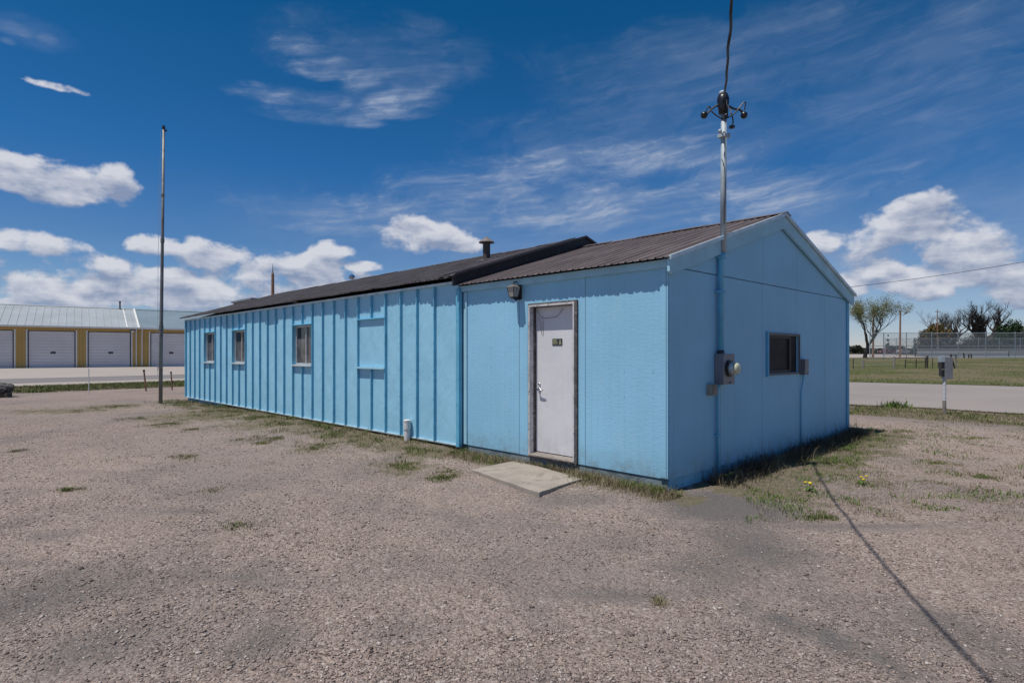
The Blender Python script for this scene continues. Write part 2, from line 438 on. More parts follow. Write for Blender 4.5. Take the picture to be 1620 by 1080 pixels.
DARK = [patch(*q) for q in [(1150, 800, 120, 30, 1), (1190, 860, 110, 50, .7), (1120, 900, 120, 40, .6), (60, 940, 150, 70, .65), (150, 1020, 140, 50, .6), (400, 900, 60, 30, .5),
    (90, 845, 70, 16, .5), (900, 790, 90, 15, .6), (1500, 1000, 160, 60, .5), (640, 885, 120, 30, .4), (640, 1000, 140, 40, .45), (760, 900, 160, 30, .4), (420, 1010, 90, 50, .6), (1000, 860, 120, 26, .45), (300, 780, 160, 16, .35), (1250, 980, 120, 40, .35), (30, 780, 80, 14, .4), (560, 800, 90, 14, .4)]]
PINK = [patch(*q) for q in [(1500, 700, 260, 45, .8), (250, 720, 260, 50, .55), (1450, 850, 200, 60, .35), (700, 800, 200, 40, .25)]]
def field_val(P_, x, y):
    m = 0
    for (cx, cy, rx, ry, s) in P_:
        d = ((x-cx)/rx)**2+((y-cy)/ry)**2
        if d < 4: m = max(m, s*math.exp(-d*.9))
    return m
def tracks(x, y):
    m = 0
    for (cx, cy, rad) in ((-7.5, -3.0, 9.6), (-7.5, -3.0, 11.2), (11.0, -4.0, 9.4), (11.0, -4.0, 10.9), (2.0, 31.0, 25.6), (2.0, 31.0, 27.1)):
        d = abs(math.hypot(x-cx, y-cy)-rad+.12*noise.noise(Vector((x, y, cx))))
        m = max(m, .62*math.exp(-(d/.17)**2)*(.6+.8*noise.noise(Vector((x*.8, y*.8, rad)))))
    return max(0, m)*smooth(16, 10, y)
def left_road_d(x, y):     # signed distance past the near edge of the road on the left
    nx, ny = -.793, .609
    return (x+18.8)*nx+(y-34.6)*ny
def right_road_d(x, y):
    return x*.62+y*.78-20.6
def grassy(x, y):
    m = max(field_val(GRASSY, x, y), field_val(TUFTS, x, y)*.9)
    u, v = toUV(x, y)
    if 3.6 < v < 19 and -1.8 < u < .2: m = max(m, .85*smooth(-1.7, -.3, u))
    if -.5 < v < 3.8 and -.7 < u < .2: m = max(m, .9*smooth(-.65, -.2, u))
    if -1.6 < v < .2 and .5 < u < 7: m = max(m, 1.0*smooth(-1.5, -.5, v))
    d = left_road_d(x, y)
    if x < 0: m = max(m, smooth(-6.2, -4.6, d))
    d = right_road_d(x, y)
    if x > 0: m = max(m, smooth(-4.4, -2.9, d))
    return m
def axis(lo, hi, step, far):
    a = list(np.arange(lo, hi+1e-6, step)); s = step
    up = []; q = hi
    while q < far: s *= 1.22; q += s; up.append(q)
    s = step; dn = []; q = lo
    while q > -far: s *= 1.22; q -= s; dn.append(q)
    return dn[::-1]+a+up
gx = axis(-16, 17, .16, 2500); gy = axis(1, 26, .16, 2500)
nx_, ny_ = len(gx), len(gy)
vs = np.zeros((nx_*ny_, 3), np.float32); at = np.zeros((3, nx_*ny_), np.float32)
i = 0
for y in gy:
    for x in gx:
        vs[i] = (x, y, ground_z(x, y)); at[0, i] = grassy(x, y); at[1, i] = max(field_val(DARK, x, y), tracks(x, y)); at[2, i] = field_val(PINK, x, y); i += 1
jj, ii = np.meshgrid(np.arange(ny_-1), np.arange(nx_-1), indexing='ij')
a = (jj*nx_+ii).ravel()
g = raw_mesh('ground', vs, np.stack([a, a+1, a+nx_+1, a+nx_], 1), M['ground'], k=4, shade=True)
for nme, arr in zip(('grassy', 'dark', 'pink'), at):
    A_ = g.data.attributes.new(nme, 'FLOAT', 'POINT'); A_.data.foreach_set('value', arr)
tag(g, kind='structure')

def strip(name, poly_fn, n, m, mat, lift, kind='structure'):
    """sheet following the ground; poly_fn(s,t) -> xy with s, t in 0..1"""
    vs = []; fs = []
    for j in range(m+1):
        for i in range(n+1):
            x, y = poly_fn(i/n, j/m); vs.append((x, y, ground_z(x, y)+lift))
    for j in range(m):
        for i in range(n):
            a = j*(n+1)+i; fs.append((a, a+1, a+n+2, a+n+1))
    mb = MB(); mb.v = vs; mb.f = fs
    o = mb.build(name, mat); tag(o, kind=kind); return o
def bil(P0, D, N, L0, L1, d0, d1, wob=0):
    def f(s, t):
        L = L0+(L1-L0)*s; d = d0+(d1-d0)*t
        if wob and t in (0, 1): d += wob*noise.noise(Vector((L*.35, t*7, 1)))+wob*.5*noise.noise(Vector((L*1.3, t*7, 4)))
        return (P0[0]+D[0]*L+N[0]*d, P0[1]+D[1]*L+N[1]*d)
    return f
# street on the right, grass field beyond it
RD, RN = (.783, -.622), (.622, .783)
RP = (20.6*.622, 20.6*.783)
strip('street', bil(RP, RD, RN, -30, 120, 0, 17.2, .35), 300, 8, M['road'], .03)
strip('field', bil(RP, RD, RN, -25, 190, 17.0, 104, .5), 120, 50, M['field'], .045)
# highway on the left
LD, LN = (.609, .793), (-.793, .609)
LP = (-18.8, 34.6)
strip('highway_shoulder', bil(LP, LD, LN, -80, 60, 0, 6.0, .3), 280, 2, M['road_pale'], .03)
strip('highway', bil(LP, LD, LN, -80, 60, 4.0, 12.5), 40, 2, M['road_dark'], .04)
strip('driveway', bil(LP, LD, LN, -80, 60, 10.8, 60), 40, 4, M['road_pale'], .05)
# paved lot beyond the field
def lot(s, t):
    D = 88+112*t; a = (1335+70*s+ (60*s*(1-t)))/1.0
    return ((a-810)/F*D, D)
strip('parking_lot', lot, 12, 10, M['road_pale'], .07)

# loose stones as real little rocks
def stones():
    N = 235000
    u1 = rng.random(N)
    Y = 2.3+12.5*u1**1.75
    Xs = (rng.random(N)*2-1)*(Y*.93+.8)
    du, dv = Xs-AX, Y-AY
    uu = du*CA+dv*SA; vv = -du*SA+dv*CA
    keep = ~((uu > -.12) & (vv > -.15) & (uu < 6.3))
    nv = np.array([noise.noise(Vector((x*.9, y*.9, 3)))+.6*noise.noise(Vector((x*3, y*3, 8))) for x, y in zip(Xs, Y)])
    keep &= (rng.random(N) < np.clip(.75+nv*1.1, .15, 1))
    pm = np.array([max(field_val(DARK, x, y)*1.05, tracks(x, y)*1.2, field_val(GRASSY, x, y)*.6) for x, y in zip(Xs, Y)])
    keep &= rng.random(N) > pm
    sx0, sy0 = gp(832, 752); keep &= ~(np.abs(Xs-.15)+np.abs(Y-7.6) < .8)
    Xs, Y = Xs[keep], Y[keep]; n = len(Xs)
    Z = np.array([ground_z(x, y) for x, y in zip(Xs, Y)])
    base = np.array([(1, 0, 0), (.1, 1, .1), (-1, .1, 0), (0, -1, -.1), (.1, .1, .75), (0, 0, -.8), (.7, .65, .45), (-.6, -.55, .5)], np.float32)
    tris = np.array([(0, 6, 4), (6, 1, 4), (1, 2, 4), (2, 7, 4), (7, 3, 4), (3, 0, 4), (0, 1, 6), (2, 3, 7), (1, 0, 5), (2, 1, 5), (3, 2, 5), (0, 3, 5)])
    size = .0034+.0068*rng.random(n)**2+(rng.random(n) < .03)*.007
    th = rng.random(n)*6.283
    V = base[None]*(1+.45*(rng.random((n, 8, 3))-.5))
    V[:, :, 0] *= (.8+.7*rng.random(n))[:, None]
    tilt = (rng.random(n)-.5)*.8
    x = V[:, :, 0]; y = V[:, :, 1]; z = V[:, :, 2]*.62
    x, z = x*np.cos(tilt)[:, None]-z*np.sin(tilt)[:, None], x*np.sin(tilt)[:, None]+z*np.cos(tilt)[:, None]
    c, s_ = np.cos(th)[:, None], np.sin(th)[:, None]
    VX = (x*c-y*s_)*size[:, None]+Xs[:, None]; VY = (x*s_+y*c)*size[:, None]+Y[:, None]; VZ = z*size[:, None]+Z[:, None]+(size*.2)[:, None]
    P = np.stack([VX, VY, VZ], 2).reshape(-1, 3)
    Fc = (tris[None]+(np.arange(n)*8)[:, None, None]).reshape(-1, 3)
    o = raw_mesh('gravel', P, Fc, M['stones'])
    tag(o, 'loose pinkish grey gravel stones strewn over the yard', 'gravel', kind='stuff')
stones()

def blades(name, pts, mat, h0, h1, w, lean, label, cat='grass', kind='stuff', parent=None):
    """pts: list of (x,y,scale); three-sided bent blades"""
    n = len(pts); pts = np.array(pts)
    Xs, Y, sc = pts[:, 0], pts[:, 1], pts[:, 2]
    Z = np.array([ground_z(x, y) for x, y in zip(Xs, Y)])-.004 if parent is None else np.zeros(n)
    h = (h0+(h1-h0)*rng.random(n)**1.6)*sc; th = rng.random(n)*6.283; ph = rng.random(n)*6.283
    ww = w*(.6+.8*rng.random(n)); ln = lean*(rng.random(n)+.15)*h
    bx, by = np.cos(th)*ww, np.sin(th)*ww; lx, ly = np.cos(ph)*ln, np.sin(ph)*ln
    V = np.zeros((n, 5, 3))
    V[:, 0] = np.stack([Xs-bx, Y-by, Z], 1); V[:, 1] = np.stack([Xs+bx, Y+by, Z], 1)
    V[:, 2] = np.stack([Xs-bx*.7+lx*.35, Y-by*.7+ly*.35, Z+h*.6], 1); V[:, 3] = np.stack([Xs+bx*.7+lx*.35, Y+by*.7+ly*.35, Z+h*.6], 1)
    V[:, 4] = np.stack([Xs+lx, Y+ly, Z+h*(1-.25*lean*rng.random(n))], 1)
    t = np.array([(0, 1, 3), (0, 3, 2), (2, 3, 4)])
    Fc = (t[None]+(np.arange(n)*5)[:, None, None]).reshape(-1, 3)
    o = raw_mesh(name, V.reshape(-1, 3), Fc, mat, parent)
    if parent is None: tag(o, label, cat, kind=kind)
    return o
def clumped(x, y, sc=2.2, bias=0):
    return noise.noise(Vector((x*sc, y*sc, 11)))+.5*noise.noise(Vector((x*sc*3, y*sc*3, 2)))+bias
# grass along the long wall and in the yard
pts = []; dry = []
for _ in range(60000):
    v = random.uniform(3.6, 18.9); u = -abs(random.gauss(0, .55))-.02
    x, y = W(u, v); c = clumped(x, y)
    if c > .10+.25*random.random(): pts.append((x, y, .7+.5*random.random()+.5*smooth(-.35, -.05, u)))
    elif c > -.25 and random.random() < .3: dry.append((x, y, .8))
for _ in range(14000):
    v = random.uniform(-.2, 3.7); u = -abs(random.gauss(0, .20))-.03
    if 1.25 < v < 2.5 and u < -.1: continue
    x, y = W(u, v); c = clumped(x, y)
    (pts if c > .05 else dry).append((x, y, .8+.7*random.random()))
for (cx, cy, rx, ry, s) in GRASSY[:12]+TUFTS+TUFTS:
    for _ in range(int(1500*s)):
        x, y = random.gauss(cx, rx*.55), random.gauss(cy, ry*.55)
        c = clumped(x, y, 3)
        if c > .02+.3*random.random(): pts.append((x, y, .6))
        elif random.random() < .15: dry.append((x, y, .6))
blades('grass', pts, M['grass'], .02, .085, .0035, .8, 'short green grass growing in patches beside the long blue wall')
# dark brush and dry weeds against the gable
db = []; gw = []
for _ in range(13000):
    u = random.uniform(.75, 6.2); v = -abs(random.gauss(0, .20))-.03
    x, y = W(u, v); c = clumped(x, y, 2)
    k = smooth(-.9, 0, v)
    if c > -.1 and random.random() < .6: db.append((x, y, .5+1.1*k*random.random()))
    elif random.random() < .5: dry.append((x, y, .8+k))
for _ in range(17000):
    u = random.uniform(.7, 7.6); v = -abs(random.gauss(.15, .62))
    if u < 1.3 and v > -.3: continue
    x, y = W(u, v); c = clumped(x, y, 1.8)
    if c > .22: gw.append((x, y, .9))
    elif c > -.1 and random.random() < .3: dry.append((x, y, .7))
for _ in range(16000):
    px, py = random.uniform(1340, 1640), random.uniform(672, 800)
    x, y = gp(px, py, .05); c = clumped(x, y, 2.4)
    if c > .38: gw.append((x, y, .7))
    elif c > .15 and random.random() < .5: dry.append((x, y, .7))
for _ in range(26000):
    px, py = random.uniform(1180, 1640), 668+150*random.random()**1.3
    x, y = gp(px, py, .05); c = clumped(x, y, 1.6)+.35*clumped(x, y, 7)
    if toUV(x, y)[1] > -.1: continue
    if c > .30: gw.append((x, y, .55+.5*random.random()))
    elif c > -.05 and random.random() < .45: dry.append((x, y, .5+.5*random.random()))
for _ in range(16000):
    px, py = random.uniform(20, 720), 640+100*random.random()**1.4
    x, y = gp(px, py); c = clumped(x, y, 1.3)+.35*clumped(x, y, 6)
    if toUV(x, y)[0] > -.1: continue
    if c > .42 and random.random() < .7: gw.append((x, y, .6))
    elif c > .15 and random.random() < .25: dry.append((x, y, .55))
blades('dry_brush', db, M['brush'], .05, .24, .0028, 1.1, 'dark dry brush tangled along the foot of the shaded gable wall', 'brush')
blades('weed_cover', gw, M['greengrass'], .015, .075, .004, .9, 'patchy green weeds spreading out from the gable wall', 'weeds')
blades('dry_grass', dry, M['drygrass'], .02, .11, .0022, 1.0, 'straw coloured dry grass stalks around the building foot', 'dry grass')
# verges
vg = []; vd = []; vl = []
for _ in range(110000):
    L = random.uniform(-26, 8); d = random.uniform(-5.8, .1)
    x, y = LP[0]+LD[0]*L+LN[0]*d, LP[1]+LD[1]*L+LN[1]*d
    if clumped(x, y, .9) > -.25+.25*random.random()-.10*(d+3.4): vl.append((x, y, 1))
    elif random.random() < .5: vd.append((x, y, 1))
for _ in range(60000):
    L = random.uniform(-10, 16); d = random.uniform(-3.4, .1)
    x, y = RP[0]+RD[0]*L+RN[0]*d, RP[1]+RD[1]*L+RN[1]*d
    if toUV(x, y)[0] < 6.3: continue
    c = clumped(x, y, 1.1)
    if c > .1: vg.append((x, y, .7))
    elif random.random() < .55: vd.append((x, y, .75))
blades('left_verge_grass', vl, M['grass'], .04, .14, .011, .7, 'green grass strip on the verge before the highway at left')
blades('verge_grass', vg, M['grass'], .03, .13, .007, .7, 'rough green grass on the verges between yard and roads')
blades('verge_straw', vd, M['drygrass'], .03, .12, .006, .9, 'dry straw mixed into the grass of the verges', 'dry grass')
fg = []
for _ in range(70000):
    L = random.uniform(-12, 75); d = 17.2+60*random.random()**1.8
    x, y = RP[0]+RD[0]*L+RN[0]*d, RP[1]+RD[1]*L+RN[1]*d
    if clumped(x, y, .5) > -.2: fg.append((x, y, 1))
o = blades('field_grass', fg, M['grass'], .05, .16, .02, .7, 'grass growing over the field beyond the street')
for v_ in (): pass

# ------------------------------------------------------------------ the blue building
B = thing('blue_building', 'long low light blue building with brown metal roof and a white door', 'building', (AX, AY, 0), ANG)
HX = 6.05; RX = 3.03
Y1 = 3.80; Y2 = 18.62
rz_ = lambda u: 2.67+.312*(u+.12)          # top of the near roof
rb_ = lambda u: 2.79+.316*(u+.20)          # top of the far roof
# near wing: plywood sided
m = MB()
m.box(0, .1, 0, 1.36, .15, 2.64).box(0, .1, 2.22, Y1, .15, 2.64).box(0, .1, 1.36, 2.22, 2.27, 2.64)
m.build('wall', M['siding'], B)
m = MB()                                    # gable, sheets up to the horizontal seam
m.box(.1, 2.60, 0, .1, .15, 2.575).box(3.74, HX, 0, .1, .15, 2.575).box(2.60, 3.74, 0, .1, .15, 1.30).box(2.60, 3.74, 0, .1, 1.86, 2.575)
m.build('wall', M['siding'], B)
m = MB(); m.prism([(.0, 2.585), (HX, 2.585), (HX, rz_(0)-.03), (RX, rz_(RX)-.04), (.0, rz_(0)-.03)], 'y', -.009, .09)
m.build('gable_panel', M['siding'], B)
m = MB(); m.box(HX-.1, HX, .1, Y1, .15, 2.64); m.build('wall', M['siding'], B)
# skirt under the siding
MB().box(.012, .09, .02, 1.34, -.25, .146).build('foundation', M['concrete_base'], B)
MB().box(.012, .09, 2.24, Y1, -.25, .146).build('foundation', M['concrete_base'], B)
m = MB(); m.box(.02, HX-.02, .008, .095, -.25, .146); m.build('skirt', M['bluebase'], B)
m = MB(); m.box(.02, .10, 1.342, 2.238, -.25, .13); m.build('foundation', M['concrete_base'], B)
# corner boards
m = MB(); m.box(-.02, -.001, -.001, .105, .16, 2.565); m.build('corner_board', M['siding'], B, bevel=.003)
m = MB(); m.box(HX-.09, HX+.02, -.022, -.002, .16, 2.56); m.build('corner_board', M['casing'], B, bevel=.003)
m = MB(); m.box(-.022, -.001, Y1-.19, Y1-.12, .16, 2.56); m.build('corner_board', M['trim'], B, bevel=.003)
# eave fascia and rake boards
m = MB(); m.box(-.055, -.001, -.065, Y1-.04, 2.565, 2.655); m.build('fascia', M['trim'], B, bevel=.003)
m = MB(); m.box(HX+.001, HX+.055, -.065, Y1-.04, 2.545, 2.655); m.build('fascia', M['trim'], B, bevel=.003)
def rake(yc0, yc1, ov, wd, f, mat, name, par):
    m = MB()
    e0, e1 = f(-ov), f(RX)
    m.prism([(-ov, e0-.028), (RX, e1-.028), (RX, e1-.028-wd), (-ov+.06, f(-ov+.06)-.028-wd), (-ov, e0-.028-wd*.75)], 'y', yc0, yc1)
    m.prism([(RX, e1-.028), (2*RX+ov, e0-.028), (2*RX+ov, e0-.028-wd*.75), (2*RX+ov-.06, f(-ov+.06)-.028-wd), (RX, e1-.028-wd)], 'y', yc0, yc1)
    return m.build(name, mat, par)
rake(-.075, -.040, .10, .185, rz_, M['trim'], 'rake_board', B)
rake(-.039, -.0105, .06, .150, rz_, M['casing'], 'rake_backing', B)
m = MB()
for s_ in (0, 1):
    def q(u): return u if s_ == 0 else 2*RX-u
    m.prism([(q(-.13), rz_(-.13)+.014), (q(RX), rz_(RX)+.018), (q(RX), rz_(RX)-.03), (q(-.13), rz_(-.13)-.032)], 'y', -.11, -.082)
m.build('drip_edge', M['zinc'], B)

def corrugated(y0, y1, f, ue, mat, name, pitch=.23, rib=.02, th=.006, seed=1, wave=0.0, rag=.0, lap=None, side=0):
    """sheet with trapezoid ribs running from eave to ridge"""
    rr = random.Random(seed)
    prof = []
    y = y0
    while y < y1-1e-4:
        for dy, h in ((0, 0), (pitch*.34, 0), (pitch*.39, .6*rib), (pitch*.46, .6*rib), (pitch*.51, 0), (pitch*.84, 0), (pitch*.88, rib), (pitch*.96, rib)):
            if y+dy < y1: prof.append((y+dy, h))
        y += pitch
    prof.append((y1, 0))
    m = MB(); n = len(prof); ks = 10
    vs = []
    rg = 0; last = None
    offs = []
    for (yy, h) in prof:
        sh = int((yy-y0)/(lap or 1e9))
        if sh != last: rg = rr.uniform(-rag, rag); last = sh
        offs.append(rg+rr.uniform(-.004, .004))
    for lay in (0, 1):
        for k in range(ks+1):
            for i, (yy, h) in enumerate(prof):
                u = (ue-offs[i])*(1-k/ks)+RX*(k/ks)
                z = f(u)+h-lay*th+wave*noise.noise(Vector((u*.8, yy*.8, seed)))+(.5*wave*noise.noise(Vector((u*3, yy*2.5, seed))) if k < 2 else 0)
                vs.append((u if side == 0 else 2*RX-u, yy, z))
    L = n*(ks+1)
    fs = []
    for k in range(ks):
        for i in range(n-1):
            a = k*n+i
            fs.append((a, a+1, a+n+1, a+n)); fs.append((L+a, L+a+n, L+a+n+1, L+a+1))
    for i in range(n-1):
        fs.append((i, L+i, L+i+1, i+1)); a = ks*n+i; fs.append((a, a+1, L+a+1, L+a))
    for k in range(ks):
        a = k*n; fs.append((a, a+n, L+a+n, L+a)); a = k*n+n-1; fs.append((a, L+a, L+a+n, a+n))
    m.v = vs; m.f = fs
    return m.build(name, mat, B)
corrugated(-.10, Y1-.02, rz_, -.13, M['roof_brown'], 'roof', .205, .017, seed=2, wave=.004, rag=.008, lap=.92)
corrugated(-.10, Y1-.02, rz_, -.13, M['roof_brown'], 'roof', .205, .017, seed=3, wave=.004, rag=.008, lap=.92, side=1)
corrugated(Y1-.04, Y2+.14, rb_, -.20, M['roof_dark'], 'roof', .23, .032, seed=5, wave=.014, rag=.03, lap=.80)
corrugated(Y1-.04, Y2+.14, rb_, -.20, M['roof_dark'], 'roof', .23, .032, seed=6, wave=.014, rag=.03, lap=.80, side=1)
def ridge(y0, y1, f, wd, mat, lift, name='ridge_cap'):
    m = MB()
    n = max(2, int((y1-y0)/.6))
    for i in range(n):
        a, b = y0+(y1-y0)*i/n, y0+(y1-y0)*(i+1)/n+.01
        dz = random.uniform(-.006, .006)+.002*(i % 2)
        zt = f(RX)+lift+dz
        m.prism([(RX-wd, f(RX-wd)+lift+dz), (RX, zt), (RX+wd, f(RX-wd)+lift+dz), (RX+wd, f(RX-wd)+lift-.006+dz), (RX, zt-.006), (RX-wd, f(RX-wd)+lift-.006+dz)], 'y', a, b)
    return m.build(name, mat, B)
ridge(-.12, Y1-.09, rz_, .14, M['roof_brown'], .030)
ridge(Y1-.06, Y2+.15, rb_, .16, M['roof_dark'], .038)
# dark rake flashing where the higher roof ends
m = MB()
for s_ in (0, 1):
    def q(u): return u if s_ == 0 else 2*RX-u
    m.prism([(q(-.20), rb_(-.20)+.018), (q(RX), rb_(RX)+.026), (q(RX), rz_(RX)+.012), (q(-.12), rz_(-.12)+.012), (q(-.20), rz_(-.12)-.02)], 'y', Y1-.085, Y1-.045)
m.build('roof_flashing', M['black'], B)
m = MB()
for s_ in (0, 1):
    def q(u): return u if s_ == 0 else 2*RX-u
    m.prism([(q(-.22), rb_(-.22)+.046), (q(RX), rb_(RX)+.054), (q(RX), rb_(RX)+.028), (q(-.22), rb_(-.22)+.020)], 'y', Y1-.12, Y1+.05)
    m.prism([(q(-.22), rb_(-.22)+.058), (q(RX), rb_(RX)+.068), (q(RX), rb_(RX)+.043), (q(-.22), rb_(-.22)+.033)], 'y', Y1+.18, Y1+.30)
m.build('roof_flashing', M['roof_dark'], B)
m = MB()
for s_ in (0, 1):
    def q(u): return u if s_ == 0 else 2*RX-u
    m.prism([(q(-.19), rb_(-.19)+.060), (q(RX), rb_(RX)+.068), (q(RX), rb_(RX)+.056), (q(-.19), rb_(-.19)+.048)], 'y', Y1-.117, Y1-.09)
m.build('roof_flashing', M['roof_brown'], B)
# far wing: steel panels
XF = -.045
PI_ = .508
kv = lambda k: 3.88+PI_*k
HOLES = [(kv(10), kv(12)), (kv(18), kv(20)), (kv(23), kv(25))]
BL = (kv(4), kv(6)); WZ0, WZ1 = 1.33, 2.24; PB = .13
m = MB(); cur = Y1-.02
for (a, b) in sorted([BL]+HOLES):
    m.box(XF, XF+.10, cur, a+.02, PB, 2.735)
    m.box(XF, XF+.10, a+.02, b-.02, PB, WZ0); m.box(XF, XF+.10, a+.02, b-.02, WZ1, 2.735); cur = b-.02
m.box(XF, XF+.10, cur, Y2, PB, 2.735)
m.build('wall', M['steel'], B)
def ribbox(yy, z0, z1, w=.018, d=.047):
    m = MB(); scr = m
    m.prism([(XF-d, yy-w*.55), (XF-d, yy+w*.55), (XF-.001, yy+w), (XF-.001, yy-w)], 'z', z0, z1)
    zz = z0+.22
    while zz < z1-.05:
        scr.lathe([(.009, -.006), (.009, .0)], (XF-d-.001, yy, zz), 6, 'x'); zz += .47
    m.build('wall_rib', M['rib'], B)
for k in range(0, 30):
    yy = kv(k)
    if k == 0: continue
    mid = any(abs((a+b)/2-yy) < .1 for a, b in HOLES+[BL])
    if mid:
        ribbox(yy, PB+.012, WZ0-.03); ribbox(yy, WZ1+.03, 2.70)
    else: ribbox(yy, PB+.012, 2.70)
m = MB(); m.box(XF-.06, XF+.01, Y1-.10, Y1-.022, PB-.02, 2.62); m.build('corner_flashing', M['rib'], B, bevel=.004)
m = MB(); m.box(XF-.05, XF-.001, Y2-.05, Y2+.02, PB, 2.72); m.build('corner_flashing', M['rib'], B, bevel=.004)
m = MB(); m.box(XF-.03, XF-.001, Y1, Y2, PB-.012, PB+.010); m.build('base_flashing', M['zinc'], B)
m = MB(); m.box(XF-.05, XF-.002, Y1-.01, Y2+.05, 2.70, 2.742); m.build('eave_trim', M['zinc'], B)
m = MB(); m.box(.02, .09, Y1, 15.0, -.3, PB-.014); m.build('foundation', M['jamb'], B)
m = MB(); m.box(.0, .09, 15.0, Y2-.01, -.3, PB-.014); m.build('foundation', M['bluebase'], B)
m = MB(); m.box(HX-.1, HX, Y1, Y2, -.2, 2.735); m.build('wall', M['steel'], B)
m = MB(); m.prism([(XF+.1, -.2), (HX-.1, -.2), (HX-.1, 2.73), (RX, rb_(RX)-.05), (XF+.1, 2.73)], 'y', Y2-.1, Y2); m.build('wall', M['steel'], B)
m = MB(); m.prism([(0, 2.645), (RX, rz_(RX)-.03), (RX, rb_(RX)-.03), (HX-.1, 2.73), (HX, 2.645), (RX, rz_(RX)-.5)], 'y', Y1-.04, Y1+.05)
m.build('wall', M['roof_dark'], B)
# windows in the long wall
for wi, (a, b) in enumerate(HOLES):
    a2, b2 = a+.021, b-.021
    w_ = MB(); x0, x1 = XF+.035, XF+.075
    w_.box(x0, x1, a2, a2+.035, WZ0+.002, WZ1-.002).box(x0, x1, b2-.035, b2, WZ0+.002, WZ1-.002)
    w_.box(x0, x1, a2+.035, b2-.035, WZ1-.045, WZ1-.002).box(x0, x1, a2+.035, b2-.035, WZ0+.002, WZ0+.045)
    win = thing('window', None, None); win.parent = B
    w_.build('frame', M['alu'], win, bevel=.003)
    ym = a2+(b2-a2)*.42
    mm = MB().box(x0-.012, x1-.01, ym-.018, ym+.018, WZ0+.046, WZ1-.046); mm.build('meeting_rail', M['alu'], win, bevel=.003)
    g1 = MB().box(x1-.022, x1-.016, a2+.036, ym-.019, WZ0+.046, WZ1-.046); g1.build('pane', M['curtain'], win)
    g2 = MB().box(x1-.012, x1-.006, ym+.019, b2-.036, WZ0+.046, WZ1-.30); g2.build('pane', M['curtain'], win)
    g3 = MB().box(x1-.011, x1-.005, ym+.019, b2-.036, WZ1-.298, WZ1-.046); g3.build('pane', M['glass'], win)
    sl = MB(); sl.box(XF-.070, XF+.034, a, b, WZ0-.028, WZ0-.002); sl.build('sill', M['wornframe'], win, bevel=.003)
    hd = MB(); hd.box(XF-.060, XF-.002, a, b, WZ1+.002, WZ1+.024); hd.build('head_flashing', M['rib'], win, bevel=.003)
a, b = BL
bw = thing('blocked_window', None, None); bw.parent = B
MB().box(XF-.006, XF+.04, a+.021, b-.021, WZ0+.002, WZ1-.002).build('infill_panel', M['steel'], bw)
MB().box(XF-.075, XF-.008, a-.005, b+.005, WZ0-.035, WZ0-.002).build('sill', M['trim'], bw, bevel=.003)
MB().box(XF-.060, XF-.008, a, b, WZ1+.002, WZ1+.026).build('head_flashing', M['rib'], bw, bevel=.003)
# gable window
gw_ = thing('gable_window', None, None); gw_.parent = B
m = MB(); m.box(2.562, 2.60, -.035, -.002, 1.255, 1.90); m.build('casing', M['casing'], gw_, bevel=.003)
m = MB(); m.box(2.602, 3.742, -.025, .06, 1.270, 1.298).box(2.602, 3.742, -.025, .06, 1.862, 1.892).box(3.744, 3.765, -.025, -.002, 1.270, 1.892).box(2.602, 2.617, -.028, .06, 1.30, 1.86)
m.build('frame', M['winframe'], gw_, bevel=.003)
m = MB(); m.box(2.62, 3.74, .030, .040, 1.30, 1.86); m.build('pane', M['mesh'], gw_)
m = MB(); m.box(3.42, 3.46, .005, .028, 1.30, 1.86).box(2.62, 3.42, .010, .028, 1.30, 1.34).box(2.62, 3.42, .010, .028, 1.815, 1.86)
m.build('sash', M['winsash'], gw_)
# door
dr = thing('door', None, None); dr.parent = B
fr = thing('door_frame', None, None); fr.parent = B
DY0, DY1, DZ0, DZ1 = 1.40, 2.19, .205, 2.235
MB().box(.085, .125, DY0+.004, DY1-.004, DZ0+.008, DZ1-.004).build('door_leaf', M['door'], dr, bevel=.002)
m = MB(); m.box(-.030, .02, DY0-.060, DY0-.027, .16, DZ1+.027).box(-.030, .02, DY1+.027, DY1+.048, .16, DZ1+.027).box(-.030, .02, DY0-.060, DY1+.048, DZ1+.027, DZ1+.052)
m.build('outer_casing', M['jamb'], fr, bevel=.003)
m = MB(); m.box(-.045, .035, DY0-.026, DY0, .16, DZ1+.001).box(-.045, .035, DY1, DY1+.026, .16, DZ1+.001).box(-.045, .035, DY0-.026, DY1+.026, DZ1+.002, DZ1+.026)
m.build('brick_mould', M['wornframe'], fr, bevel=.003)
m = MB(); m.box(.036, .13, DY1, DY1+.03, .16, 2.27).box(.036, .13, DY0-.03, DY0, .16, 2.27).box(.036, .13, DY0, DY1, DZ1, 2.268).box(.13,.14,DY0-.03,DY1+.03,.16,2.27)
m.build('jamb', M['jamb'], fr)
m = MB(); m.prism([(-.06, .165), (-.06, .185), (.084, .204), (.084, .165)], 'y', DY0-.02, DY1+.02); m.build('sill', M['wood_grey'], fr, bevel=.003)
m = MB(); m.box(-.03, .08, DY0-.05, DY1+.05, .132, .163); m.build('sill', M['jamb'], fr)
